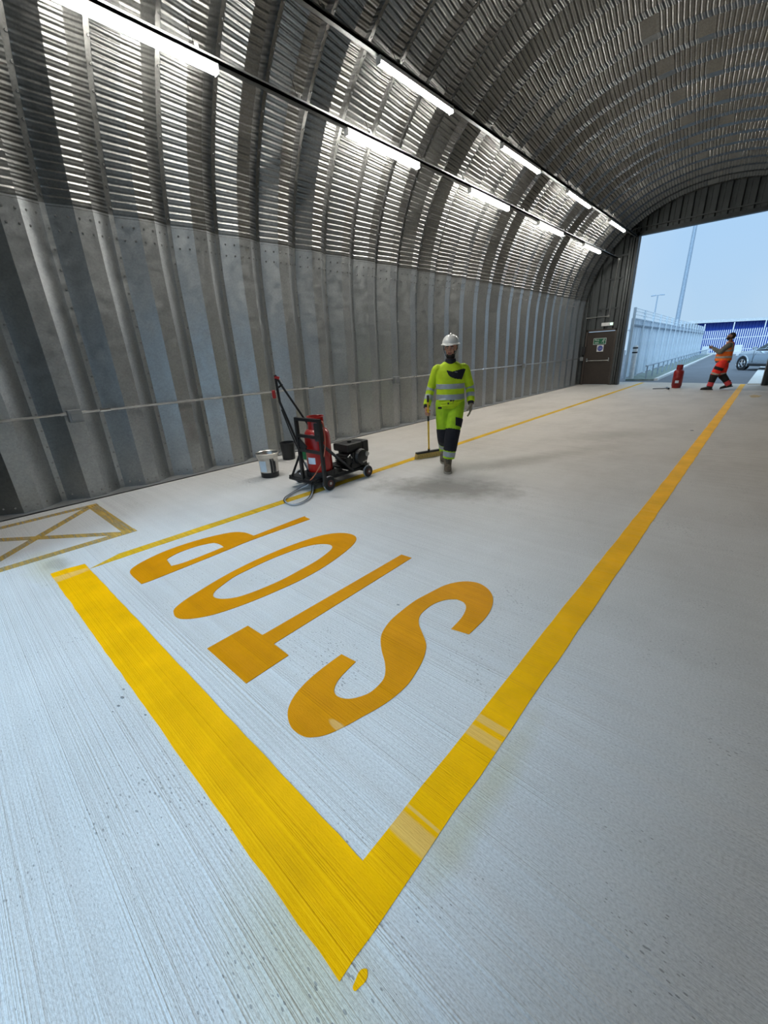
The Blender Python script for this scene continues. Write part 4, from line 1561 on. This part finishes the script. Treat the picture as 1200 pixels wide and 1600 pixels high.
# hard hat
hh = empty('hard_hat')
hh.parent = man
hh.matrix_local = HM1 @ Matrix.Translation((0, -.004, .045)) @ Matrix.Rotation(.06, 4, 'X')
dome = MB()
rings = []
for i in range(11):
    t = i / 10 * PI / 2
    k_ = max(math.cos(t) ** .8, .03)
    rings.append(((0, 0, .004 + .118 * math.sin(t)), (.112 * k_, 0, 0), (0, .134 * k_, 0)))
dome.loft(rings, 28)
dome.build('shell', 'helmet_white', hh, True)
bm_ = MB()
bm_.loft([((0, .004, -.006), (.118, 0, 0), (0, .143, 0)), ((0, .006, -.002), (.126, 0, 0), (0, .152, 0)), ((0, .006, .004), (.126, 0, 0), (0, .152, 0)), ((0, .002, .012), (.113, 0, 0), (0, .136, 0))], 28)
bm_.build('rim', 'helmet_white', hh, True)
MB().loft([((0, .10, .002), (.085, 0, 0), (0, 0, .006)), ((0, .15, -.004), (.070, 0, 0), (0, 0, .005)), ((0, .178, -.010), (.040, 0, 0), (0, 0, .004))], 16).build('peak', 'helmet_white', hh, True)
MB().tube([(0, .120 * math.cos(t), .010 + .122 * math.sin(t)) for t in np.linspace(.5, PI - .5, 14)], .008, 8).build('ridge', 'helmet_white', hh, True)
MB().tube(curve_pts([(-.095, .02, -.005), (-.082, .03, -.08), (-.05, .05, -.145), (0, .06, -.165), (.05, .05, -.145), (.082, .03, -.08), (.095, .02, -.005)], 4), .004, 6).build('chin_strap', 'black_cloth', hh, True)
tag(man, 'man in yellow high-visibility clothes and white hard hat carrying a broom', 'person')

# broom
hdir = (G(690, 711) - G(650, 718)).normalized()
brm = empty('broom', (hd.x, hd.y, 0), math.atan2(hdir.y, hdir.x))
BI = brm.matrix_basis.inverted() if False else (Matrix.Translation((hd.x, hd.y, 0)) @ Matrix.Rotation(math.atan2(hdir.y, hdir.x), 4, 'Z')).inverted()
hl = (G(690, 711) - G(650, 718)).length
MB().bbox((0, 0, .098), (hl * .98, .055, .032), .008).build('brush_block', 'black_plastic', brm)
bs = MB()
rr = random.Random(2)
nb_ = 46
for i in range(nb_):
    for j in range(4):
        x = -hl / 2 + hl * (i + .5) / nb_
        y = -.02 + .0135 * j
        bs.tube([(x, y, .09), (x + rr.uniform(-.004, .004) + (x / hl) * .03, y * 1.4 + rr.uniform(-.004, .004), .004)], [.0038, .0048], 4)
bo = bs.build('bristles', 'bristle', brm)
bo['kind'] = 'stuff'
p0, p1 = BI @ (hd + Vector((0, 0, .10))), BI @ tw
dirh = (p1 - p0).normalized()
Lt = (p1 - p0).length
sc_ = MB().tube([p0 + dirh * .0, p0 + dirh * .09], [.024, .018], 12)
sc_.build('handle_socket', 'black_plastic', brm, True)
MB().tube([p0 + dirh * .05, p1], .0135, 12).build('handle', 'wood_yellow', brm, True)
MB().tube([p1 - dirh * .11, p1 + dirh * .005], .0155, 12).build('end_grip', 'black_rubber', brm, True)
gdist = (BI @ gw - p0).length
MB().tube([p0 + dirh * (gdist - .18), p0 + dirh * (gdist - .055)], .0155, 12).build('lower_grip', 'black_rubber', brm, True)
tag(brm, 'yellow-handled broom with a wide black head held by the man in yellow', 'broom')

# -------------------------------------------------------------- man in orange
c2 = G(1121, 609)
man2 = empty('person', (c2.x, c2.y, 0), PI / 2 + .06)
Lh, Lk, La = (-.10, .02, .92), (-.10, .17, .50), (-.09, .235, .105)
Rh, Rk, Ra = (.10, .0, .92), (.10, -.02, .49), (.10, -.285, .135)
Ls, Le, Lw = (-.20, -.02, 1.41), (-.25, .17, 1.21), (-.085, .385, 1.345)
Rs, Re, Rw = (.20, -.02, 1.41), (.25, .17, 1.21), (.085, .385, 1.345)
bd = MB()
bd.loft([((0, 0, .86), (.11, 0, 0), (0, .09, 0)), ((0, .01, .95), (.17, 0, 0), (0, .13, 0)), ((0, .03, 1.1), (.17, 0, 0), (0, .14, 0)), ((0, .0, 1.28), (.18, 0, 0), (0, .13, 0)), ((0, -.04, 1.40), (.17, 0, 0), (0, .10, 0)), ((0, -.05, 1.46), (.09, 0, 0), (0, .08, 0))], 20)
bd.tube([(0, -.055, 1.42), (0, -.045, 1.50), (0, -.035, 1.57)], [.07, .062, .060], 14)
HM2 = Matrix.Translation((0, -.03, 1.665)) @ Matrix.Rotation(.42, 4, 'X')
head_shape(bd, HM2, 1.02)
for s_, e_, w_ in ((Ls, Le, Lw), (Rs, Re, Rw)):
    bd.tube(curve_pts([(s_[0] * .8, -.04, 1.42), s_, e_, w_], 4), list(np.interp(np.linspace(0, 3, 13), range(4), (.06, .055, .044, .029))), 14)
for h_, k_, a_ in ((Lh, Lk, La), (Rh, Rk, Ra)):
    leg_tubes(bd, h_, k_, a_, (.07, .085, .08, .06, .055, .042, .038))
hand(bd, Lw, (.35, .9, .25), (.75, -.25, .3), (-.2, -.2, 1), (.6, .8, .6), 1, .4)
hand(bd, Rw, (-.35, .9, .25), (-.75, -.25, .3), (.2, -.2, 1), (.6, .8, .6), 1, .4)
bme2 = remesh(bd, .0065, 3, 'body')
body2 = link('body', bme2, 'skin_brown', man2)
face_bits(man2, HM2, bme2, body2, 1.02)
HI2 = HM2.inverted()
patch(bme2, lambda c, n: (HI2 @ c).z > .05 or ((HI2 @ c).z > -.05 and (HI2 @ c).y < -.02 and abs((HI2 @ c).x) < .084), .007, 'hair', 'hair_dark', body2)
patch(bme2, lambda c, n: beard_pred(c, n, HI2), .005, 'beard', 'hair_dark', body2)
js = MB()
js.loft([((0, .03, .865), (.205, 0, 0), (0, .195, 0)), ((0, .04, .95), (.205, 0, 0), (0, .205, 0)), ((0, .04, 1.1), (.20, 0, 0), (0, .205, 0)), ((0, .01, 1.28), (.205, 0, 0), (0, .175, 0)), ((0, -.04, 1.40), (.19, 0, 0), (0, .12, 0)), ((0, -.05, 1.46), (.10, 0, 0), (0, .088, 0))], 26)
for s_, e_, w_ in ((Ls, Le, Lw), (Rs, Re, Rw)):
    js.tube(curve_pts([(s_[0] * .75, -.045, 1.40), s_, Vector(s_).lerp(Vector(e_), .55), e_, Vector(e_).lerp(Vector(w_), .92)], 4), list(np.interp(np.linspace(0, 4, 17), range(5), (.075, .082, .078, .070, .050))), 16)
jme = remesh(js, .008, 3, 'pullover')
pul = link('pullover', jme, 'olive_cloth', man2)
vs_ = MB()
vs_.loft([((0, .04, .93), (.22, 0, 0), (0, .225, 0)), ((0, .045, 1.1), (.215, 0, 0), (0, .222, 0)), ((0, .015, 1.28), (.208, 0, 0), (0, .192, 0)), ((0, -.03, 1.40), (.185, 0, 0), (0, .135, 0)), ((0, -.05, 1.455), (.15, 0, 0), (0, .105, 0)), ((0, -.05, 1.50), (.09, 0, 0), (0, .09, 0))], 28)
vme = remesh(vs_, .008, 2, 'vest')
vest = link('safety_vest', vme, 'hivis_orange', man2)
patch(vme, lambda c, n: 1.015 < c.z < 1.075, .004, 'reflective_band', 'reflective_warm', vest)
patch(vme, lambda c, n: 1.215 < c.z < 1.27, .004, 'reflective_band', 'reflective_warm', vest)
patch(vme, lambda c, n: .10 < abs(c.x) < .15 and c.z > 1.27, .004, 'shoulder_band', 'reflective_warm', vest)
MB().loft([((0, .02, 1.485), (.066, 0, 0), (0, .05, .0)), ((0, .035, 1.53), (.058, 0, 0), (0, .045, .0))], 16).build('pale_collar', 'helmet_white', pul, True)
tr2 = MB()
tr2.loft([((0, .01, .80), (.14, 0, 0), (0, .12, 0)), ((0, .01, .88), (.188, 0, 0), (0, .155, 0)), ((0, .01, .97), (.18, 0, 0), (0, .15, 0))], 24)
leg_tubes(tr2, Lh, Lk, La, (.11, .135, .140, .118, .098, .086, .092), -.02)
leg_tubes(tr2, Rh, Rk, Ra, (.11, .135, .138, .116, .098, .086, .092), -.02)
tme2 = remesh(tr2, .008, 3, 'trousers')
trs = link('trousers', tme2, 'hivis_red', man2)
patch(tme2, lambda c, n: .88 < leg_of(c)[1] < 1.0 and c.z < .75, .003, 'leg_band', 'reflective_warm', trs)
patch(tme2, lambda c, n: 1.0 < leg_of(c)[1] < 1.62 and c.z < .75, .004, 'knee_section', 'black_cloth', trs)
patch(tme2, lambda c, n: 1.62 < leg_of(c)[1] and c.z < .4, .003, 'ankle_section', 'cuff_red', trs)
patch(tme2, lambda c, n: .44 < leg_of(c)[1] < .64 and n.x < -.45 and leg_of(c)[0] == 'L', .006, 'thigh_pocket', 'black_cloth', trs)
boot('boot', man2, La, (-.05, 1, 0), 0.0, ('boot_dark', 'boot_dark', 'black_cloth'))
boot('boot', man2, Ra, (.05, 1, 0), .25, ('boot_dark', 'boot_dark', 'black_cloth'))
tag(man2, 'man in orange safety vest and red trousers looking up near the doorway', 'person')
ph = MB().bbox((0, 0, 0), (.15, .010, .075), .004)
pho = ph.build('phone', 'black_plastic')
pho.matrix_world = Matrix.Translation((c2.x, c2.y, 0)) @ Matrix.Rotation(PI / 2 + .06, 4, 'Z') @ Matrix.Translation((0, .49, 1.405)) @ Matrix.Rotation(-.5, 4, 'X')
tag(pho, 'dark phone held up in both hands by the man in orange', 'phone')

# ==================================================================== outside
# pale sheeted fence on the left of the yard
fa, fb = G(972, 594), G(1096, 553)
fdv = (fb - fa) * ((66.6 - fa.y) / (fb.y - fa.y))
FL = fdv.length
fu = fdv.normalized()
fence = empty('sheeted_fence', (fa.x, fa.y, 0), math.atan2(fu.y, fu.x))
ZB = -.03
npan = 17
pw = FL / npan
sheet_me = None
post_me = None
for i in range(npan):
    for j in range(4):
        x0 = i * pw + j * pw / 4
        if sheet_me is None:
            q = MB().box((.01, -.02, ZB + .12), (pw / 4 - .012, .0, 2.70))
            q.box((pw / 8 - .03, -.035, ZB + .12), (pw / 8 + .03, -.0201, 2.70))
            sheet_me = q.mesh('fence_sheet')
            sheet_me.materials.append(MT['fence_sheet'])
        s_ = link('fence_sheet', sheet_me, None, fence)
        s_.location.x = x0
    if post_me is None:
        post_me = MB().box((-.045, -.14, ZB), (.045, -.04, 3.14)).mesh('fence_post')
        post_me.materials.append(MT['fence_pale'])
    s_ = link('fence_post', post_me, None, fence)
    s_.location.x = i * pw
for z, h_, nm in ((2.38, .07, 'dark_rail'), (2.68, .04, 'top_rail')):
    MB().box((0, -.10, z), (FL, -.04, z + h_)).build(nm, 'fence_rail' if nm == 'dark_rail' else 'fence_pale', fence)
wr = MB()
for z in (2.86, 3.0, 3.12):
    wr.tube([(0, -.09, z), (FL, -.09, z)], .010, 5)
for k in range(int(FL / .35)):
    wr.tube([(k * .35, -.09, 2.7), (k * .35, -.09, 3.12)], .006, 4)
q = wr.build('wire_mesh', 'fence_pale', fence)
q['kind'] = 'stuff'
tag(fence, 'tall pale blue sheeted fence with wire top left of the yard', 'fence')
gr = empty('guard_rail', (fa.x, fa.y, 0), math.atan2(fu.y, fu.x))
MB().tube([(0, -.9, .62), (FL * .96, -.9, .62)], .035, 8).build('rail', 'pole_grey', gr)
for k in range(24):
    MB().tube([(.4 + k * FL * .95 / 24, -.9, ZB), (.4 + k * FL * .95 / 24, -.9, .62)], .03, 6).build('rail_post', 'pole_grey', gr)
tag(gr, 'thin grey guard rail running along the foot of the pale fence', 'rail')
vg = MB().box((0, -1.3, -.05), (FL, -.05, .04))
v_ = vg.build('grass_verge', 'verge_green')
v_.location = (fa.x, fa.y, 0)
v_.rotation_euler.z = math.atan2(fu.y, fu.x)
struct(v_)
kb_ = MB().box((0, -1.45, -.05), (FL, -1.3, .07)).build('kerb_stones', 'kerb_concrete')
kb_.location = v_.location
kb_.rotation_euler = v_.rotation_euler
struct(kb_)

bo_ = G(985, 593)
bl = empty('bollard', (bo_.x, bo_.y, -.03))
MB().lathe([(.12, 0), (.115, .05), (.11, 1.5), (.10, 1.55), (.04, 1.56)], (0, 0, 0), 20).build('post', 'bollard_white', bl, True)
for z in (1.22, 1.42):
    MB().lathe([(.113, z), (.1135, z + .06)], (0, 0, 0), 20).build('black_band', 'bollard_black', bl, True)
tag(bl, 'white bollard with two black bands just outside the doorway', 'bollard')

# concrete path strip right of the yard
kp = MB().prism([(-.50, 20.5), (.9, 20.5), (.9, 34), (-.42, 34)], -.06, .03).build('path_concrete', 'kerb_concrete')
struct(kp)

# far palisade fence
YP = 67.0
pa, pb_ = WY(1092, 553, YP), WY(1200, 556, YP)
pal = empty('palisade_fence', (pa.x, YP, 0))
xe = 14.0
hp = 2.75
pmb = MB()
PS = .2
n_ = int((xe - pa.x) / PS)
for k in range(n_):
    x = k * PS
    pmb.add([(x - .042, 0, ZB), (x + .042, 0, ZB), (x + .042, 0, hp - .12), (x, 0, hp), (x - .042, 0, hp - .12), (x - .042, .02, ZB), (x + .042, .02, ZB), (x + .042, .02, hp - .12), (x, .02, hp), (x - .042, .02, hp - .12)],
            [(0, 1, 2, 3, 4), (9, 8, 7, 6, 5), (0, 5, 6, 1), (1, 6, 7, 2), (2, 7, 8, 3), (3, 8, 9, 4), (4, 9, 5, 0)])
q = pmb.build('pales', 'pale_paint', pal)
q['kind'] = 'stuff'
for z in (.45, 1.75):
    MB().box((0, .03, z), (n_ * PS, .08, z + .06)).build('fence_rail', 'pale_paint', pal)
for k in range(0, n_, 14):
    MB().box((k * PS - .05, .03, ZB), (k * PS + .05, .12, hp + .75)).build('fence_post', 'pale_paint', pal)
MB().box((-.3, -.2, ZB), (n_ * PS, .3, .1)).build('fence_plinth', 'kerb_concrete', pal)
tag(pal, 'white palisade fence standing in front of the blue building', 'fence')

# blue building
YB2 = 76.0
t0, t1 = WY(1094, 500, YB2), WY(1200, 499, YB2)
bld = empty('blue_building', (t0.x, YB2, 0), .80)
hb2 = t0.z - .45
ms_ = None
for k in range(26):
    if ms_ is None:
        q = MB().box((0, 0, ZB), (.96, .1, hb2))
        q.box((.2, -.04, ZB), (.4, 0, hb2)).box((.6, -.04, ZB), (.8, 0, hb2))
        ms_ = q.mesh('wall_sheet')
        ms_.materials.append(MT['blue_sheet'])
    s_ = link('wall_sheet', ms_, None, bld)
    s_.location.x = k * .97
MB().box((0, .1, ZB), (25.2, 14, hb2)).build('building_body', 'blue_sheet', bld)
MB().box((-2.6, -.8, hb2), (25.6, 14.4, hb2 + .35)).build('roof_edge', 'roof_white', bld)
MB().box((-2.3, .2, ZB), (-.02, 12, hb2 - .01)).build('white_bay', 'roof_white', bld)
tag(bld, 'low blue metal building with a white roof edge beyond the yard', 'building')

# tall grey pole behind the fence and small lamp mast
pb0, pt0 = WY(1056, 512, 48), WY(1083, 356, 48)
pm = empty('tall_pole', (pb0.x, 48, 0))
MB().tube([(0, 0, ZB), (.0, 0, 6), (.0, 0, 22)], [.21, .17, .07], 16).build('shaft', 'pole_grey', pm, True)
MB().lathe([(.42, ZB), (.42, .06), (.30, .12)], (0, 0, 0), 16).build('base_flange', 'pole_grey', pm)
tag(pm, 'tall pale grey pole rising behind the sheeted fence', 'pole')
mt_ = WY(1028, 461, 75)
lm = empty('lamp_mast', (mt_.x, 75, 0))
MB().tube([(0, 0, ZB), (0, 0, mt_.z)], [.12, .07], 10).build('mast', 'pole_grey', lm, True)
for s in (-1, 1):
    MB().bbox((s * .55, 0, mt_.z - .02), (.55, .3, .14), .03, Matrix.Rotation(s * .1, 3, 'Y')).build('lamp_head', 'pole_grey', lm)
    MB().tube([(0, 0, mt_.z - .05), (s * .5, 0, mt_.z)], .04, 6).build('lamp_arm', 'pole_grey', lm)
tag(lm, 'thin distant lamp mast with twin heads beyond the fence', 'lamp post')
for i, (px0, px1, py, lb_) in enumerate(((1096, 1107, 549, 'low white barrier block at the corner of the far fences'), (1146, 1159, 548, 'low white barrier block behind the man in orange'))):
    a_, b_ = WY(px0, py, 65.5), WY(px1, py, 65.5)
    bb = empty('barrier_block', ((a_.x + b_.x) / 2, 65.5, ZB))
    hw_ = (b_.x - a_.x) / 2
    MB().prism([(-hw_, -.25), (hw_, -.25), (hw_, .25), (-hw_, .25)], 0, .25).build('foot', 'kerb_concrete', bb)
    MB().bbox((0, 0, .6), (hw_ * 2, .22, .75), .06).build('block', 'roof_white', bb)
    tag(bb, lb_, 'barrier')

# -------------------------------------------------------------- silver car
cw = G(1159.5, 577.5)
cdir = Vector((-.62, .785, 0)).normalized()     # heading
car = empty('car', (0, 0, 0), math.atan2(cdir.y, cdir.x))
CR = Matrix.Rotation(math.atan2(cdir.y, cdir.x), 3, 'Z')
# local x forward; the near (left-hand) front wheel sits at (1.30, .78)
car.location = cw - CR @ Vector((1.30, .80, .03)) if (CR @ Vector((0, 1, 0))).y < 0 else cw - CR @ Vector((1.30, -.80, .03))
sgn = 1 if (CR @ Vector((0, 1, 0))).y < 0 else -1
car.location.z = -.03


def csec(x, w_, z0, z1, k=.0):
    """rounded body section at x: half width w, from z0 to z1"""
    pts = []
    for u, v in ((-.80, 0), (-.97, .12), (-1, .35), (-.985, .62), (-.93, .88), (-.80, 1), (0, 1.02), (.80, 1), (.93, .88), (.985, .62), (1, .35), (.97, .12), (.80, 0)):
        pts.append((x, u * w_, z0 + (z1 - z0) * v))
    return pts


secs = [csec(2.10, .55, .42, .70), csec(2.02, .74, .28, .82), csec(1.80, .86, .22, .92), csec(1.30, .90, .22, 1.0), csec(.80, .91, .22, 1.05), csec(.4, .91, .22, 1.06), csec(-.5, .92, .22, 1.07), csec(-1.4, .92, .24, 1.10), csec(-1.9, .88, .30, 1.12), csec(-2.15, .80, .36, 1.08), csec(-2.25, .66, .45, .95)]
cb = MB()
nn = len(secs[0])
vs = [p for s in secs for p in s]
fs = []
for i in range(len(secs) - 1):
    for k in range(nn):
        k2 = (k + 1) % nn
        fs.append((i * nn + k, i * nn + k2, (i + 1) * nn + k2, (i + 1) * nn + k))
fs += [tuple(range(nn)), tuple(range((len(secs) - 1) * nn, len(secs) * nn))]
cb.add(vs, fs)
body_c = cb.build('car_body', 'car_silver', car, True)


def cab(x, w_, z):
    return [(x, -w_, z), (x, w_, z)]


# greenhouse: outline in side view, narrowing to the roof
low_ = [(.72, .80, 1.03), (.1, .84, 1.06), (-1.0, .84, 1.08), (-1.95, .78, 1.10)]
hi_ = [(-.02, .60, 1.50), (-.30, .63, 1.60), (-1.0, .63, 1.62), (-1.62, .60, 1.55)]
vs = [(x, -w_, z) for x, w_, z in low_] + [(x, w_, z) for x, w_, z in low_] + [(x, -w_, z) for x, w_, z in hi_] + [(x, w_, z) for x, w_, z in hi_]
fs = [(8, 9, 13, 12), (9, 10, 14, 13), (10, 11, 15, 14), (0, 4, 12, 8), (3, 11, 15, 7)]
for a, b in ((0, 8), (4, 12)):
    fs += [(a, a + 1, b + 1, b), (a + 1, a + 2, b + 2, b + 1), (a + 2, a + 3, b + 3, b + 2)]
MB().add(vs, fs).build('cabin', 'car_silver', car)


def quad_patch(p, name, mat, off, shrink=.1):
    P = [Vector(q) for q in p]
    c_ = sum(P, Vector()) / len(P)
    n_ = (P[1] - P[0]).cross(P[2] - P[0]).normalized()
    if n_.dot(c_ - Vector((-.6, 0, 1.0))) < 0:
        n_ = -n_
    top_ = [c_ + (q - c_) * (1 - shrink) + n_ * off for q in P]
    bot = [q - n_ * (off + .02) for q in top_]
    m = len(P)
    MB().add(top_ + bot, [tuple(range(m)), tuple(range(2 * m - 1, m - 1, -1))] + [(i, (i + 1) % m, m + (i + 1) % m, m + i) for i in range(m)]).build(name, mat, car)


quad_patch([vs[0], vs[4], vs[12], vs[8]], 'windscreen', 'car_glass', .006, .07)
quad_patch([vs[3], vs[7], vs[15], vs[11]], 'rear_window', 'car_glass', .006, .12)
for a, b in ((0, 8), (4, 12)):
    quad_patch([vs[a], vs[a + 1], vs[b + 1], vs[b]], 'quarter_window', 'car_glass', .006, .12)
    quad_patch([vs[a + 1], vs[a + 2], vs[b + 2], vs[b + 1]], 'side_window', 'car_glass', .006, .10)
    quad_patch([vs[a + 2], vs[a + 3], vs[b + 3], vs[b + 2]], 'side_window', 'car_glass', .006, .14)
for s in (-1, 1):
    for x in (1.30, -1.35):
        y = s * .80
        wh = MB().lathe([(.22, -.11), (.33, -.11), (.35, -.07), (.35, .07), (.33, .11), (.22, .11)], (x, y, .35), 28, Matrix.Rotation(PI / 2, 3, 'X')).build('wheel', 'tyre', car, True)
        MB().lathe([(.23, -.10), (.23, .10)], (x, y, .35), 24, Matrix.Rotation(PI / 2, 3, 'X')).build('rim', 'car_black', wh)
        rm_ = MB().lathe([(.235, -.006), (.225, .006)], (x, y + s * .106, .35), 24, Matrix.Rotation(PI / 2, 3, 'X')) if False else MB()
        rm_.tube([(x + .215 * math.cos(t), y + s * .112, .35 + .215 * math.sin(t)) for t in np.linspace(0, 2 * PI, 25)], .014, 6)
        for k in range(5):
            t = 2 * PI * k / 5 + .3
            rm_.tube([(x, y + s * .118, .35), (x + .21 * math.cos(t), y + s * .112, .35 + .21 * math.sin(t))], [.04, .022], 6)
        rm_.build('spokes', 'alloy', wh)
        MB().tube([(x + .40 * math.cos(t), s * .905, .36 + .40 * math.sin(t)) for t in np.linspace(-.35, PI + .35, 20)], .035, 6).build('wheel_arch', 'car_silver', car, True)
        MB().lathe([(.385, -.01), (.385, .01)], (x, s * .893, .355), 28, Matrix.Rotation(PI / 2, 3, 'X')).build('arch_shade', 'car_black', car)  # dark disc painted as the shade inside the wheel arch
    mi = MB().bbox((.52, s * 1.0, 1.13), (.12, .20, .13), .03).build('wing_mirror', 'car_silver', car)
    MB().bbox((1.93, s * .66, .78), (.26, .26, .13), .03).build('head_lamp', 'lamp_lens', car)
    MB().bbox((-2.12, s * .68, .92), (.18, .24, .20), .03).build('tail_lamp', 'red_plastic', car)
    MB().bbox((0, s * .905, .30), (2.0, .05, .12), .02).build('sill', 'car_black', car)
    for x0, x1 in ((.62, .62), (-.42, -.42), (-1.25, -1.25)):
        MB().box((x0 - .005, s * .915 - .006, .40), (x0 + .005, s * .915 + .006, 1.02)).build('door_gap', 'car_black', car)
    for x in (-.25, -1.1):
        MB().bbox((x, s * .93, .90), (.20, .03, .035), .01).build('door_handle', 'car_silver', car)
MB().bbox((2.06, 0, .50), (.10, 1.1, .18), .03).build('grille', 'car_black', car)
tag(car, 'silver car parked beyond the doorway at the right edge', 'car')
